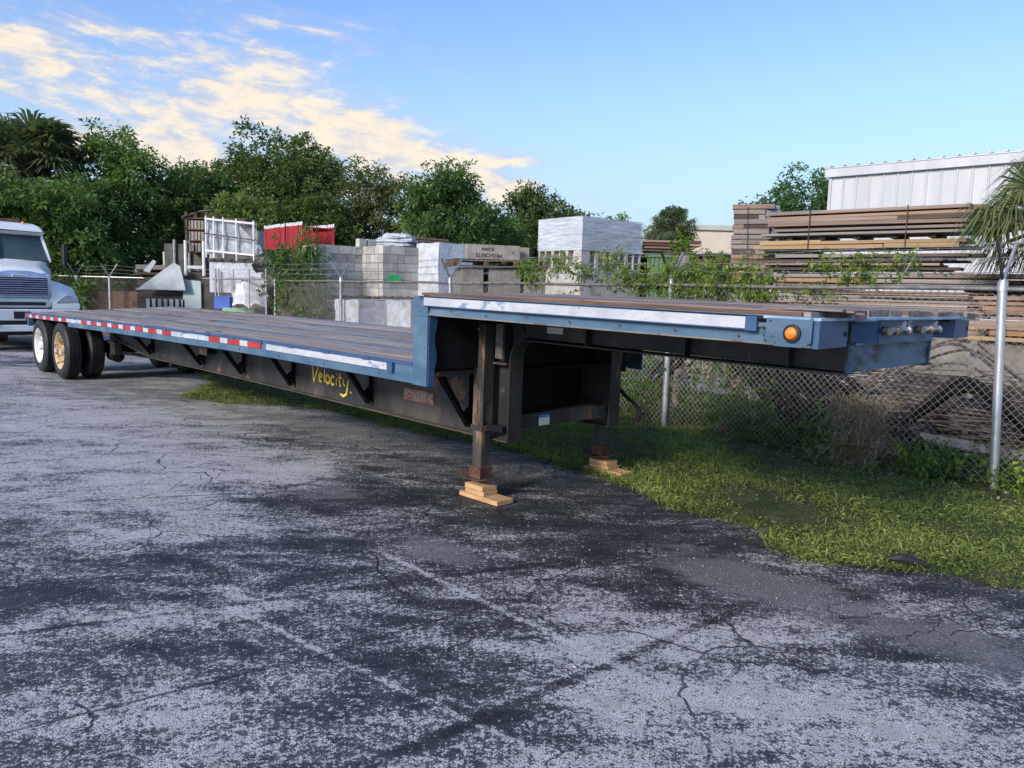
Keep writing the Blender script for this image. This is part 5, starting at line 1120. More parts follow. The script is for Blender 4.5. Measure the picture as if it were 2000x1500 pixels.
# wrapped load behind/right of stack B
CW = (-1.78, 18.45)
wl = thing('wrapped_load', 'tall pallet load wrapped in white plastic film right of the middle stack', 'wrapped load', (CW[0], CW[1], 0))
MB().obox(Vector((0, 0)), RDIR, LDIR, .95, .95, .1, 2.70).build('load', CONCH, wl); film_box((0, 0), .95, .95, .12, 2.72, wl, FILMW, bulge=.05)
wl2 = thing('wrapped_load', 'low white wrapped load behind the fence below the middle stack', 'wrapped load', (-3.15, 15.9, 0))
MB().obox(Vector((0, 0)), RDIR, LDIR, 1.15, 1.0, .05, 1.34).build('load', CONCH, wl2); film_box((0, 0), 1.15, 1.0, .05, 1.37, wl2, FILMW, bulge=.05)
wl3 = thing('wrapped_load', 'low white wrapped load at the foot of the middle stack, nearest the step', 'wrapped load', (-2.05, 15.6, 0))
MB().obox(Vector((0, 0)), RDIR, LDIR, 1.0, 1.0, .05, 1.36).build('load', CONCH, wl3); film_box((0, 0), 1.0, 1.0, .05, 1.39, wl3, FILMW, bulge=.05)
# crumpled plastic and board stack on top of B
def crumple(label, c, rx, ry, rz, mat=FILMW, seed=0, name='plastic_sheet'):
    mb = MB(); n, m = 24, 9; vs_ = []
    for j in range(m + 1):
        ph = math.pi / 2 * j / m
        for i in range(n):
            a = 2 * math.pi * i / n; k = 1 + .20 * mnoise.noise((math.cos(a) * 2 + seed, math.sin(a) * 2, j * .6))
            sq = 1 / max(abs(math.cos(a)), abs(math.sin(a))) ** .6
            vs_.append((c[0] + rx * k * sq * math.cos(a) * math.cos(ph) ** .5, c[1] + ry * k * sq * math.sin(a) * math.cos(ph) ** .5, c[2] + rz * (math.sin(ph) + .25 * mnoise.noise((i * .7, j * 1.1, seed)))))
    fs = [(j * n + i, j * n + (i + 1) % n, (j + 1) * n + (i + 1) % n, (j + 1) * n + i) for j in range(m) for i in range(n)]
    mb.add(vs_, fs); o = mb.build(name, mat, None, smooth=True); return tag(o, label, 'plastic sheet')
for k, (z, w) in enumerate(((2.66, .48), (2.76, .50), (2.85, .40))): crumple(('lowest', 'middle', 'top')[k] + ' flat bag of crumpled white plastic on the middle block stack', (-3.0 + .05 * k, 19.6, z), w, .4, .12, FILMW, 3 + k, 'plastic_bag')
def stack_boards(name, label, C, d1, d2, L, D, n, z0, th, mat, seed=1, cat='board stack', over=.10, gap=.006, ncol=1, spacers=(), rows_dep=2, group=None, lengths=None, xshift=None):
    """boards running along d1; d2 is depth; n courses"""
    t = thing(name, label, cat, (C[0], C[1], z0), group=group); rg = random.Random(seed); d1 = Vector(d1); d2 = Vector(d2); z = 0
    mats = mat if isinstance(mat, (list, tuple)) else [mat]; base = MB().box(0, 1, 0, 1, 0, 1); me = {}
    for mt in mats:
        mm = bpy.data.meshes.new('board'); mm.from_pydata(base.v, [], base.f); mm.materials.append(mt); me[mt.name] = mm
    ang = math.atan2(d1.y, d1.x); flip = (d1.x * d2.y - d1.y * d2.x) < 0
    for k in range(n):
        for r_ in range(rows_dep):
            bw = D / rows_dep; x = rg.uniform(-over, over) + (xshift(k) if xshift else 0); end = (lengths(k) if lengths else L) + rg.uniform(-over, over)
            cuts = [x] + ([x + (end - x) * rg.uniform(.3, .7)] if rg.random() < .5 else []) + [end]
            for a, b in zip(cuts[:-1], cuts[1:]):
                mt = rg.choice(mats); o = bpy.data.objects.new('board', me[mt.name]); COL.objects.link(o); o.parent = t
                p = d1 * a + d2 * (r_ * bw + rg.uniform(-.012, .012)); dep = bw - .008
                o.location = (p.x, p.y, z + rg.uniform(0, .002)); o.rotation_euler = (0, 0, ang + rg.uniform(-.003, .003)); o.rotation_euler.y = rg.gauss(0, .0035) if k < n - 1 else 0; o.scale = (b - a - rg.uniform(.004, .03), -dep if flip else dep, th - gap * rg.uniform(.2, 1.9))
        z += th
        if k in spacers:
            for u in (.15, .5, .82):
                sp = MB(); pp = d1 * (L * u); sp.obox(pp, d1, d2, .09, D, z, z + .055); sp.build('spacer', TIMBERD, t)
            z += .06
    t['h'] = z; return t, z
stack_boards('board_stack', 'brown stack of old planks on top behind the crumpled plastic', (-2.75, 20.4), RDIR, LDIR, 1.3, .9, 6, 2.60, .065, [TIMBERD, TIMBERO, TIMBER], 5, gap=.02, over=.08)
tag(MB().obox(Vector((-2.75, 20.4)), RDIR, LDIR, 1.3, .9, 0, 2.60).build('block_stack', CONC), 'plain grey block pile carrying the old brown planks', 'block stack')
# big wrapped cube
CBW = Vector((1.21, 14.5))
gb = block_cube('big cube of concrete blocks wrapped in plastic film with hollow blocks showing along the bottom', CBW, 4, 5, 3, 2.45, CONCH, .4, .187, split=False)
ROT = math.atan2(RDIR.y, RDIR.x)
h_ = block_mesh(('big', 1), .40, .19, .37, CONCH, True)
for k in range(4):
    o = bpy.data.objects.new('hollow_block', h_); COL.objects.link(o); o.parent = gb; p = RDIR * (k * .405); o.location = (p.x, p.y, -.372); o.rotation_euler = (0, 0, ROT)
for k in range(3):
    o = bpy.data.objects.new('hollow_block', h_); COL.objects.link(o); o.parent = gb; p = LDIR * ((k + 1) * .40); o.location = (p.x, p.y, -.372); o.rotation_euler = (0, 0, math.atan2(-LDIR.y, -LDIR.x))
MB().obox(RDIR * .2 + LDIR * .2, RDIR, LDIR, 1.35, .95, -.372, 0).build('core', CONCD, gb)
film_box((0, 0), 1.62, 1.2, -.03, .575, gb, FILM, bulge=.015)
block_cube('lower pale block cube standing under the big wrapped cube', CBW - RDIR * .05 - LDIR * .03, 4, 5, 7, .12, CONCH, .42, .205, hollow_rows=(6, 3, 1), split=False)
pallet('pallet under the big wrapped cube', CBW, 0, 1.7, 1.1)
tag(MB().obox(CBW, RDIR, LDIR, 1.6, 1.1, 1.56, 2.07).build('block_course', CONCH), 'plain pale block course between the big wrapped cube and the cube below', 'block stack')
# concrete beams on a rusty rack
be = thing('concrete_beam', 'front brown-grey concrete lintel beam with stencilled lettering upside down', 'concrete beam', (-.92, 14.95, 2.22))
MB().obox(Vector((0, 0)), Vector((.97, .24)), Vector((-.24, .97)), 1.04, .2, 0, .275).build('beam', BEAMC, be, bevel=.008)
d_ = Vector((.97, .24)); n_ = Vector((.24, -.97))
def mtext(bx_, z, flip=True):
    p = d_ * bx_ + n_ * .006; c_ = -1 if flip else 1
    return Matrix(((d_.x * c_, 0, n_.x, p.x), (d_.y * c_, 0, n_.y, p.y), (0, c_, 0, z), (0, 0, 0, 1)))
text('stencil', 'PRO-CRETE', .105, TRUCKD, be, mtext(.42, .080), .002, .95); text('stencil', 'FL-23932', .075, TRUCKD, be, mtext(.40, .195), .002, .85); text('stencil', '11.8', .055, TRUCKD, be, mtext(.90, .15), .0005, .6)
tag(MB().obox(Vector((-.80, 15.3)), d_, Vector((-.24, .97)), 1.10, .2, 2.22, 2.49).build('concrete_beam', BEAMC), 'rear concrete lintel beam mostly hidden behind the lettered one', 'concrete beam')
rk = thing('steel_rack', 'rusty flat steel rack carrying the concrete beams', 'rack', (-1.15, 14.75, 2.1))
mb = MB(); mb.obox(Vector((0, 0)), d_, Vector((-.24, .97)), 1.85, 1.0, .08, .115); mb.build('deck', RUST, rk)
for k in range(4): MB().obox(d_ * (k * .58), d_, Vector((-.24, .97)), .09, 1.0, -.02, .08).build('bearer', RUST, rk)
MB().obox(Vector((0, 0)), d_, Vector((-.24, .97)), 1.8, .06, -.03, -.005).build('lower_runner', RUST, rk)
for k, (s, w) in enumerate(((0.0, .44), (.55, .62), (1.25, .62))):
    p = Vector((-1.02, 14.85)) + d_ * s; tag(MB().obox(p, d_, Vector((-.24, .97)), w, .8, .0, 2.06).build('concrete_pier', CONCD, bevel=.01), ('left', 'middle', 'right')[k] + ' dark grey concrete pier block under the rusty rack', 'concrete block')
# red scaffold frames
SF = Vector((-5.30, 19.6))
base_fr = MB(); w_ = .86
for x_ in (0, w_): base_fr.tube([(x_, 0, 0), (x_, 0, 1.18)], .026, 8)
base_fr.tube([(0, 0, 1.12), (w_, 0, 1.12)], .022, 8); base_fr.tube([(0, 0, .35), (w_, 0, .35)], .02, 8); base_fr.tube([(.28, 0, .35), (.28, 0, 1.12)], .018, 8)
fr0 = None; nfr = 24
for k in range(nfr):
    if k == 0:
        fr0 = thing('scaffold_frame', 'nearest red scaffold frame, open portal facing the camera', 'scaffold frame', group='red scaffold frames'); base_fr.build('frame', REDP, fr0, smooth=True)
        c_ = MB(); [c_.tube([(x_, 0, 1.1805), (x_, 0, 1.26)], .024, 8) for x_ in (0, w_)]; c_.build('white_caps', WHITEP, fr0); f_ = fr0
    else:
        f_ = copy_tree(fr0); f_['label'] = 'red scaffold frame in the upright row behind the nearest one' if k < 23 else 'farthest red scaffold frame, leftmost of the upright row'
    p = SF + LDIR * (k * .098 + random.uniform(-.012, .012) + (.06 if k > 9 else 0)); f_.location = (p.x, p.y, 1.95 + random.uniform(-.012, .012)); f_.rotation_euler = (0, 0, ROT + random.uniform(-.02, .02))
tag(MB().obox(SF - LDIR * .1 - RDIR * .05, RDIR, LDIR, 1.0, 2.6, 0, 1.945).build('steel_pile', TIMBERD), 'dark pile of stacked steel carrying the red scaffold frames', 'pile')
crumple('dark blue-black tarpaulin heap left of the concrete blocks', (-6.0, 20.2, 1.95), .62, .5, .55, TRUCKD, 8, 'tarpaulin')['category'] = 'tarpaulin'
crumple('black tarpaulin fold below the red frames', (-5.55, 19.3, 1.6), .5, .4, .6, TRUCKD, 9, 'tarpaulin')['category'] = 'tarpaulin'
# wrapped rack with white posts
PR = thing('post_rack', 'white post rack draped in clear plastic sheeting above the gate', 'rack', (-8.6, 22.2, 0))
def u_(px): return fit_X(px, 22.2) + 8.6
for k, px in enumerate((407, 422, 440, 465, 483, 498)):
    x_ = u_(px); MB().tube([(x_, (-.14 if k != 4 else .5), 2.35 - .06 * (k > 2)), (x_, (-.14 if k != 4 else .5), 3.50 - .02 * k)], .024, 8).build('post', WHITEP, PR, smooth=True)
for z_ in (3.42, 2.55): MB().bar((u_(405), -.14, z_), (u_(500), -.14, z_ - .10), .04, .05).build('rail', WHITEP, PR)
MB().bar((u_(405), -.18, 3.02), (u_(500), -.18, 2.86), .02, .03).build('strap', STRAP, PR)
mb = MB(); [mb.bar((u_(px), .02, 2.5), (u_(px), .02, 3.38), .008, .008) for px in np.arange(410, 500, 3.2)]; [mb.bar((u_(405), .03, z_), (u_(499), .03, z_ - .07), .008, .008) for z_ in np.arange(2.55, 3.4, .075)]; mb.build('wire_panel', GALV, PR)
sh = MB(); vs_ = []; nn = 16
for j in range(9):
    for i in range(nn + 1):
        u = i / nn; zt = 3.40 - (max(0, u - .55) * 1.5); z_ = zt + (2.45 - zt) * j / 8; xx = u_(403) + u * (u_(508) - u_(403)) + (.12 * j / 8 if u > .8 else 0); vs_.append((xx, -.06 + .07 * mnoise.noise((u * 6, z_ * 3, 2)), z_))
sh.add(vs_, [(j * (nn + 1) + i, j * (nn + 1) + i + 1, (j + 1) * (nn + 1) + i + 1, (j + 1) * (nn + 1) + i) for j in range(8) for i in range(nn)]); sh.build('plastic_sheet', FILMT, PR, smooth=True)
MB().box(u_(405), u_(500), .15, .9, 2.3, 3.15).build('load', CONC, PR)
tag(MB().box(-8.55, -7.0, 22.35, 23.3, 0, 1.38).build('scrap_pile', TIMBERD), 'dark brown scrap pile under the pale wrapped load behind the gate', 'pile')
wl4 = thing('wrapped_load', 'pale wrapped load under the white post rack behind the gate', 'wrapped load', (-8.62, 22.3, 0)); MB().box(0, 1.5, 0, 1.1, 1.40, 2.22).build('load', CONCH, wl4)
mb = MB(); mb.box(-.02, 1.52, -.02, 1.1, 1.39, 2.25); mb.build('plastic_wrap', FILMW, wl4)
MB().box(-.05, 1.45, -.05, 1.1, 2.251, 2.34).build('pallet_deck', TIMBERD, wl4)
# rusty shelf rack
rr_ = thing('rusty_rack', 'tall rusty shelf rack holding grey castings against the trees', 'rack', (-9.65, 23.2, 0))
for x_ in (0, .60): MB().bar((x_, 0, 2.4), (x_, 0, 3.70), .06, .06).build('upright', RUST, rr_); MB().bar((x_, .7, 2.4), (x_, .7, 3.70), .06, .06).build('upright', RUST, rr_)
for z_ in (2.55, 2.88, 3.20, 3.52): MB().box(-.05, .66, -.03, .75, z_ - .02, z_ + .015).build('shelf', RUST, rr_)
rc = random.Random(3)
for z_ in (2.566, 2.896, 3.216):
    for k in range(6): MB().box(.03 + k * .098, .03 + k * .098 + .07, .02, .3, z_, z_ + .24).build('casting', CASTGREY, rr_)
for k in range(5): MB().bar((-.1 + k * .12, -.05, 3.55 + .04 * k), (.2 + k * .12, .1, 3.66 + .03 * k), .16, .03).build('scrap_plate', RUST if k % 2 else CASTGREY, rr_)
tag(MB().box(-9.5 , -8.2, 24.0, 24.8, 3.25, 3.62).build('junk_beam', TIMBERD), 'dark timber scrap lying above the white post rack', 'timber')
tag(MB().box(-9.5, -8.2, 24.0, 24.8, .0, 3.24).build('scrap_pile', TIMBERD), 'dark scrap pile behind the white post rack', 'pile')
tag(MB().box(-9.6, -8.9, 23.95, 24.6, .0, 2.39).build('scrap_pile', TIMBERD), 'dark scrap pile under the rusty shelf rack', 'pile')
# open cage with white posts (stillage)
cg = thing('stillage', 'open cage with dark mesh sides and pale posts beside the tall gate post', 'stillage', (-10.45, 23.0, 0))
for k, (px, dy) in enumerate(((319, .8), (349, .8), (378, 1.0), (363, 0), (398, 0))): x_ = fit_X(px, 23) + 10.45; MB().tube([(x_, dy, 1.85), (x_, dy, 2.86 + .06 * (dy > .5))], .045, 8).build('post', WHITEP if dy == 0 else GALV, cg, smooth=True)
MB().box(-.15, 1.12, .85, .87, 2.0, 2.80).build('mesh_panel', MESHDK, cg); MB().box(1.30, 1.32, .0, .87, 2.0, 2.80).build('mesh_panel', MESHDK, cg); MB().box(.85, 1.36, -.02, .0, 2.05, 2.14).build('sill', GALV, cg); MB().box(.1, 1.4, .0, .9, 1.75, 1.95).build('base', TIMBERD, cg)
stack_boards('board_stack', 'dark stack of old boards behind the far fence', (-12.2, 25.4), (.98, .17), (-.17, .98), 2.6, 1.2, 13, 0, .17, [TIMBERD, TIMBERD, TIMBERG], 9, gap=.05, over=.25)
def sheet(label, pts, dy, mat, th=.03, name='metal_sheet', cat='metal sheet'):
    return tag(MB().prism([(a, b, c) for a, b, c in pts], (0, th, 0)).build(name, mat), label, cat)
Ys = 22.6
def S(px, z, dy=0): return (fit_X(px, Ys + dy), Ys + dy, z)
sheet('big grey corrugated sheet leaning behind the gate, triangular outline', [S(267, 1.42), S(362, 1.42), S(352, 2.1), (fit_X(340, Ys), Ys, 2.2), S(325, 2.05)], 0, GREYSHEET)
sheet('narrow pale grey strip leaning above the corrugated sheet', [S(280, 1.95, .3), S(300, 2.28, .3), S(306, 2.22, .3), S(292, 1.9, .3)], 0, GREYSHEET)
sheet('pale green-grey upright board behind the gate', [S(354, .5, .2), S(392, .5, .2), S(391, 1.70, .2), S(358, 1.72, .2)], 0, TEALSHEET, name='upright_board', cat='board')
tag(MB().box(-11.0, -9.6, 22.9, 23.6, 0, 1.40).build('crate', TIMBERD), 'dark crate with slatted front under the grey sheet', 'crate')
for k in range(7): tag(MB().box(-10.7 + k * .17, -10.6 + k * .17, 22.80, 22.84, .6, 1.15).build('slat', GREYSHEET), 'grey slat standing in the crate front', 'slat', 'slats of the crate')
tag(MB().prism([(a * .22, b * .22, 0) for a, b in ((-1, -1), (1, -1), (1, 1), (-1, 1))], (0, 0, .35)).build('bin', BLUEBIN, loc=(-7.85, 21.3, .95), bevel=.02), 'blue plastic bin behind the gate', 'bin')
tag(MB().box(-7.8, -6.9, 20.9, 21.5, .75, 1.0).build('tub', GREENTUB, bevel=.04), 'pale green plastic tub behind the gate', 'tub')
crumple('white humped plastic cover behind the gate', (-6.9, 20.9, 1.1), .55, .5, .65, FILMW, 15)
tag(MB().box(-8.6, -6.2, 21.4, 22.3, 0, .95).build('scrap_pile', TIMBERD), 'low dark scrap pile behind the gate', 'pile')
tag(MB().box(-14.5, -12.5, 26.5, 28, 0, 1.3).build('scrap_pile', RUST), 'rusty dark scrap heap behind the far fence under the trees', 'pile')

# ------------------------------------------------------------------ lumber piles on the right
LD1 = (-.76, .64); LD2 = (.64, .76)        # boards run away to the left; depth goes behind
P0 = Vector((6.05, 10.5)) + Vector(LD1) * -.02
def lum(label, s0, s1, z0, n, th, mats, seed, D=.75, over=.1, gap=.017, sp=(), off=0., lengths=None, xshift=None):
    c = P0 + Vector(LD1) * s0 + Vector(LD2) * off
    return stack_boards('lumber_bundle', label, c, LD1, LD2, s1 - s0, D, n, z0, th, mats, seed, 'lumber', over, gap, spacers=sp, rows_dep=3, lengths=lengths, xshift=xshift)
T_ = TIMBER; G_ = TIMBERG
lum('topmost bundle of weathered square timbers on the lumber pile', .0, 2.86, 2.57, 6, .064, [T_, T_, G_, TIMBERO, TIMBERD], 1, over=.13)
lum('pair of yellow timbers under the topmost lumber bundle', .10, 2.98, 2.37, 2, .070, [TIMBERY], 2, over=.10)
lum('short grey timbers below the yellow timbers', .30, 2.85, 2.06, 4, .062, [G_, T_, TIMBERD], 3, over=.3, xshift=lambda k: -.1 * k)
lum('light timbers at mid height of the lumber pile, just above the barbed wire', -.55, 2.9, 1.80, 3, .078, [T_, G_, TIMBERY], 4, over=.25)
lum('thin pale boards at barbed wire height in the lumber pile', -.5, 2.8, 1.42, 9, .040, [G_, G_, T_, TIMBERD], 5, over=.45, gap=.012)
lum('pale boards just below the top rail in the lumber pile', -.9, 2.9, .86, 10, .052, [G_, G_, TIMBERY, T_, TIMBERD], 6, over=.5)
tag(MB().obox(P0 + Vector(LD1) * -.9, Vector(LD1), Vector(LD2), 3.9, .8, .0, .84).build('concrete_footing', CONC), 'pale concrete footing block carrying the lumber pile', 'concrete block')
for k in range(5):
    tag(MB().obox(P0 + Vector(LD1) * (.5 + k * .5) + Vector(LD2) * .1, Vector(LD1), Vector(LD2), .1, .7, 2.515, 2.568).build('spacer', TIMBERD), f'dark bearer between the top bundle and yellow timbers', 'bearer', 'bearers under the top bundle')
for s in (.85, 2.2):
    c = P0 + Vector(LD1) * s - Vector(LD2) * .03; tag(MB().obox(c, Vector(LD1), Vector(LD2), .012, .02, 2.36, 2.955).build('strap', STRAP), ('right' if s < 1 else 'left') + ' black strap round the topmost lumber bundle', 'strap')
# left tower of the lumber (boards run toward the right-back, end faces bluish)
c = P0 + Vector(LD1) * 3.60 + Vector(LD2) * .35
stack_boards('lumber_bundle', 'upper bundle of the tall grey lumber tower left of the long timbers', c, (.70, -.25), (.35, .9), .62, .8, 13, 2.10, .080, [G_, G_, TIMBERD, T_], 21, 'lumber', .03, .010, rows_dep=2)
stack_boards('lumber_bundle', 'orange boards low in the tall lumber tower', c, (.70, -.25), (.35, .9), .70, .8, 3, 1.83, .08, [TIMBERO, T_], 22, 'lumber', .03, .012, rows_dep=2)
stack_boards('lumber_bundle', 'lower bundle of the tall grey lumber tower behind the vine', c, (.70, -.25), (.35, .9), .74, .8, 20, .03, .088, [G_, T_], 23, 'lumber', .04, .012, rows_dep=2)
e_ = thing('board_ends', 'blue-grey painted board ends at the right of the tall lumber tower', 'lumber', (c.x + .47, c.y - .15, 0))
for k in range(9): MB().obox(Vector((random.uniform(0, .06), 0)), Vector((.97, .22)), Vector((-.22, .97)), .25, .5, 2.42 + k * .080, 2.42 + k * .080 + .070).build('board_end', BLUEGREY, e_)
tag(MB().obox(c + Vector((.3, .6)), Vector((.70, -.25)), Vector((.35, .9)), .02, .02, 2.0, 3.1).build('strap', STRAP), 'black strap on the tall lumber tower', 'strap')
st_ = MB(); st_.bar((c.x + .26, c.y - .115, 1.9), (c.x + .20, c.y - .095, 3.10), .014, .008); tag(st_.build('strap', STRAP), 'thin black band down the front of the tall lumber tower', 'strap')
# right hand low pile
c2 = Vector((6.6, 9.2)); 
stack_boards('lumber_bundle', 'reddish brown boards at the right edge behind the shiny fence post', c2 + Vector(LD1) * -.9, LD1, LD2, 1.9, .8, 8, 1.24, .062, [TIMBERO, TIMBERO, T_, G_], 31, 'lumber', .12, .012, rows_dep=2)
stack_boards('lumber_bundle', 'dark brown boards behind the reddish boards by the right palm', c2 + Vector(LD1) * -.6 + Vector(LD2) * .9, LD1, LD2, 1.9, .7, 4, 1.52, .085, [TIMBERD, TIMBERO], 32, 'lumber', .12, .02, rows_dep=2)
stack_boards('lumber_bundle', 'bright orange planks lowest at the right edge', c2 + Vector(LD1) * -.9, LD1, LD2, 2.1, .8, 1, 1.165, .07, [TIMBERY], 33, 'lumber', .12, .012, rows_dep=2)
tag(MB().obox(c2 + Vector(LD1) * -1.0 + Vector(LD2) * .1, Vector(LD1), Vector(LD2), 3.0, .8, .62, 1.16).build('concrete_slab', CONCD), 'light grey concrete slab under the boards at the right edge', 'slab')
# grey wooden post in the vine, stake by the shiny post
pp = FP(3.86, .42); tag(MB().box(-.055, .055, -.055, .055, 0, 2.12).build('wooden_post', TIMBERG, loc=(pp.x, pp.y, 0), bevel=.006), 'weathered grey wooden post rising out of the vine', 'post')
tag(MB().bar((5.02, 8.53, 0), (4.98, 8.45, 1.22), .055, .04, (1, 0, 0)).build('wooden_stake', TIMBERG), 'grey wooden stake behind the fence left of the shiny post', 'stake')
tag(MB().bar((*FP(1.05, .18), 1.78), (*FP(.88, .15), 2.12), .014, .010).build('thin_stick', WHITEP), 'thin pale stick leaning on the barbed wire', 'stick')
# pallets left of the lumber, green container, far buildings
for k in range(4): pallet(('lowest', 'second', 'third', 'topmost')[k] + ' dark pallet in the small pallet pile left of the lumber tower', (4.05, 15.6), 1.98 + k * .13, .62, .8, TIMBERD)
tag(MB().obox(Vector((4.0, 15.6)), RDIR, LDIR, .7, .9, 0, 1.975).build('crate', TIMBERG), 'grey crate carrying the small pallet pile', 'crate')
gc = thing('shipping_container', 'dull green corrugated container behind the big wrapped cube', 'container', (3.75, 22.5, 0))
mb = MB(); nx = 26
for k in range(nx):
    a = k * .12; mb.box(a, a + .075, -.03, 2.2, .1, 2.72)
mb.box(0, nx * .12, .0, 2.2, .1, 2.70); mb.build('wall', GREENC, gc); MB().box(-.05, nx * .12, -.06, 2.25, 2.725, 2.80).build('roof_rail', GREENC, gc); MB().box(-.05, nx * .12, -.06, 2.25, .0, .095).build('base_rail', GREENC, gc)
stack_boards('board_stack', 'reddish brown boards on the roof of the green container', (3.6, 22.6), (1, 0), (0, 1), 1.65, 1.2, 5, 2.81, .085, [TIMBERO, TIMBERD], 41, gap=.03, over=.15)
bb = thing('low_building', 'distant low beige building with flat roof behind the pallets', 'building', (8.6, 45, 0))
MB().box(0, 9, 0, 8, 0, 5.45).build('wall', WALLB, bb); MB().box(-.15, 9.15, -.15, 8.15, 5.451, 5.72).build('parapet', weather('grey_parapet', (.40, .41, .36), (.46, .47, .42), 2, .8, 0, 0, 20, rnd=0), bb); MB().box(1.0, 1.4, -.06, -.01, 4.35, 4.6).build('wall_lamp', TRUCKD, bb)
# white metal building
WB = thing('metal_building', 'large white metal warehouse with ribbed wall panels behind the lumber', 'building', (10.14, 26, 0))
wd = Vector((.727, -.687)); wn = Vector((.687, .727))
for k in range(26):
    a = k * .41; MB().obox(wd * a, wd, wn, .409, .10, 0, 5.62).build('wall_panel', WALLW, WB)
    rb = MB(); q4 = [wd * (a + .00) - wn * .0005, wd * (a + .075) - wn * .0005, wd * (a + .055) - wn * .03, wd * (a + .02) - wn * .03]; rb.prism([(v.x, v.y, 0) for v in q4], (0, 0, 5.598)); rb.build('wall_rib', WALLW, WB)
    rb = MB(); rb.obox(wd * (a + .02) - wn * .18, wd, wn, .06, 8, 5.905, 5.955); rb.build('roof_rib', weather('grey_roof', (.40, .42, .44), (.48, .5, .52), 2, .5, .3, 0, 20, rnd=0) if k == 0 else bpy.data.materials['grey_roof'], WB)
MB().obox(wd * -.12 - wn * .14, wd, wn, 11, .13, 5.60, 5.86).build('eave_trim', WALLW, WB)
MB().obox(wd * -.12 - wn * .16, wd, wn, 11, 9, 5.865, 5.90).build('roof', bpy.data.materials['grey_roof'], WB)
MB().obox(wd * .0 + wn * .101, wd, wn, 10.6, 8, 0, 5.6).build('inner_block', WALLW, WB)
MB().obox(wd * -.01 - wn * .05, wd, wn, .09, .05, 0, 5.6).build('corner_trim', WALLW, WB)

# ------------------------------------------------------------------ steel behind the fence at right
rg = random.Random(9)
def rebar():
    mb = MB()
    for k in range(420):
        s = rg.uniform(-1.6, 2.6); off = rg.uniform(1.25, 2.8); p = FP(s, off); a = rg.gauss(0, .18); L = rg.uniform(.8, 2.4); d = (Vector((-.76, .64)) * math.cos(a) + Vector((.64, .76)) * math.sin(a)); z = .05 + rg.random() * (.52 + (off - 1.2) * .16)
        sag = rg.uniform(-.05, .05); mb.tube([(p.x - d.x * L / 2, p.y - d.y * L / 2, z), (p.x, p.y, z + sag), (p.x + d.x * L / 2, p.y + d.y * L / 2, z + rg.uniform(-.1, .1))], rg.choice((.006, .008, .008, .012)), 4, False)
    o = mb.build('rebar_pile', REBAR); tag(o, 'tangled pile of thin rusty steel bars lying behind the fence', 'rebar', kind='stuff')
rebar()
# thick black bent pipes: inverted V shapes
def bent(peak, foot1, foot2, r, lab, mat=BLACKPIPE, k=0):
    p, a, b = Vector(peak), Vector(foot1), Vector(foot2); pts = []
    for t in np.linspace(0, .82, 6): pts.append(a.lerp(p, t))
    for t in np.linspace(.15, .85, 6):
        u = a.lerp(p, .82 + .18 * t); w = p.lerp(b, .18 * t); pts.append(u.lerp(w, t))
    for t in np.linspace(.18, 1, 6): pts.append(p.lerp(b, t))
    tag(MB().tube(pts, r, 8).build('bent_pipe', mat, smooth=True), lab, 'pipe', 'black bent pipes behind the fence')
for k in range(7):
    o = k * .045; bent((4.55 + o * .8, 7.85 + o * .8, .95 - .05 * (k % 3) - .012 * k), (3.72 + o * .6, 8.1 + o * .6, .02 + .01 * k), (5.25 + o, 7.0 + o * .7, .02), .026, ('outermost' if k == 0 else 'innermost' if k == 6 else 'middle') + ' thick black pipe of the close bundle bent to a low peak behind the fence')
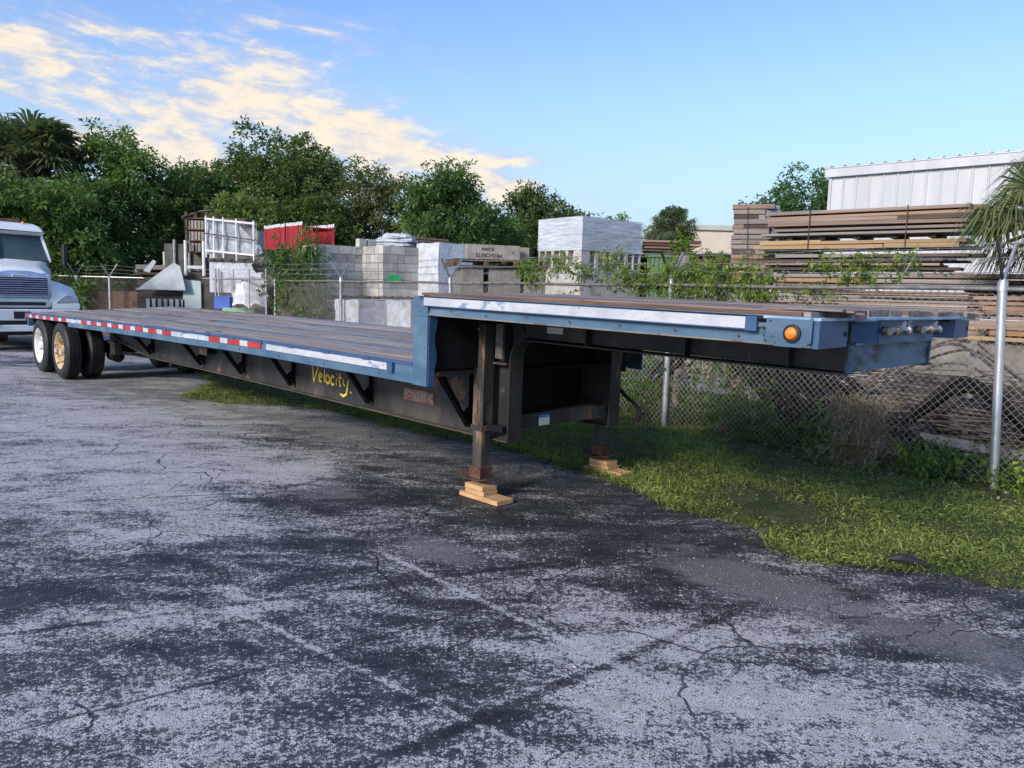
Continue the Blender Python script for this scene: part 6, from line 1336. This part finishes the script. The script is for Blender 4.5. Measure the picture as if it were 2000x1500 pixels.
for k, (pz, r) in enumerate(((1.26, .017), (1.02, .015), (1.30, .013), (1.16, .015))):
    bent((4.80 + .10 * k, 8.55 + .08 * k, pz), (3.4 - .1 * k, 8.95, .25), (5.6, 7.6 + .15 * k, .35 + .1 * k), r, ('tallest peaked', 'lowest peaked', 'second tallest', 'third tallest')[k] + ' thin dark rod arching above the bent pipe bundle', REBAR)
for k in range(19):
    s = 3.0 - (k % 10) * .17; o_ = .35 + .18 * (k // 10); a = FP(s + .45, o_); b = FP(s - .75, o_ + .2)
    tag(MB().tube([(a.x, a.y, 1.20 - .02 * k), (b.x, b.y, .12)], .026 if k % 3 else .040, 7).build('leaning_pipe', BLACKPIPE, smooth=True), ('thin' if k % 3 else 'thick') + ' dark pipe leaning down to the right behind the fence under the nose', 'pipe', 'dark pipes leaning behind the fence')
for k in range(3):
    a = FP(3.35 + k * .12, .35); b = FP(4.1 + k * .12, .35); tag(MB().tube([(a.x, a.y, 1.25), (b.x, b.y, .45)], .028, 7).build('leaning_pipe', BLACKPIPE, smooth=True), ('left', 'middle', 'right')[2 - k] + ' dark pipe leaning down to the left beside the dull fence post', 'pipe', 'dark pipes leaning left')
tag(MB().hexa([(4.2, 7.95, .20), (5.1, 7.05, .12), (5.15, 7.10, .20), (4.25, 8.0, .27), (4.2, 7.95, .205), (5.1, 7.05, .125), (5.15, 7.10, .205), (4.25, 8.0, .275)]).build('metal_flashing', GALVD), 'bent grey metal flashing lying under the black pipes', 'metal sheet')
tag(MB().obox(Vector((4.5, 8.3)), Vector((-.76, .64)), Vector((.64, .76)), 1.0, .8, .0, .24).build('dark_slab', TIMBERD), 'dark block of timber under the bent pipes', 'timber')
tag(MB().obox(Vector((6.8, 10.2)), Vector((-.76, .64)), Vector((.64, .76)), 3.6, .12, .0, .42).build('concrete_curb', CONC), 'light concrete curb behind the steel bars', 'curb')
# black rag at the grass edge
rag = MB(); pts = [(2.33, 4.66, .03), (2.40, 4.62, .05), (2.50, 4.60, .03), (2.60, 4.57, .012)]
rag.tube(pts, [.015, .03, .022, .008], 7); rag.tube([(2.42, 4.66, .04), (2.48, 4.68, .06), (2.55, 4.63, .02)], .006, 5); tag(rag.build('plastic_scrap', RUBBER, smooth=True), 'scrap of black plastic at the grass edge in the right foreground', 'plastic scrap')
print('objects', len(bpy.data.objects))
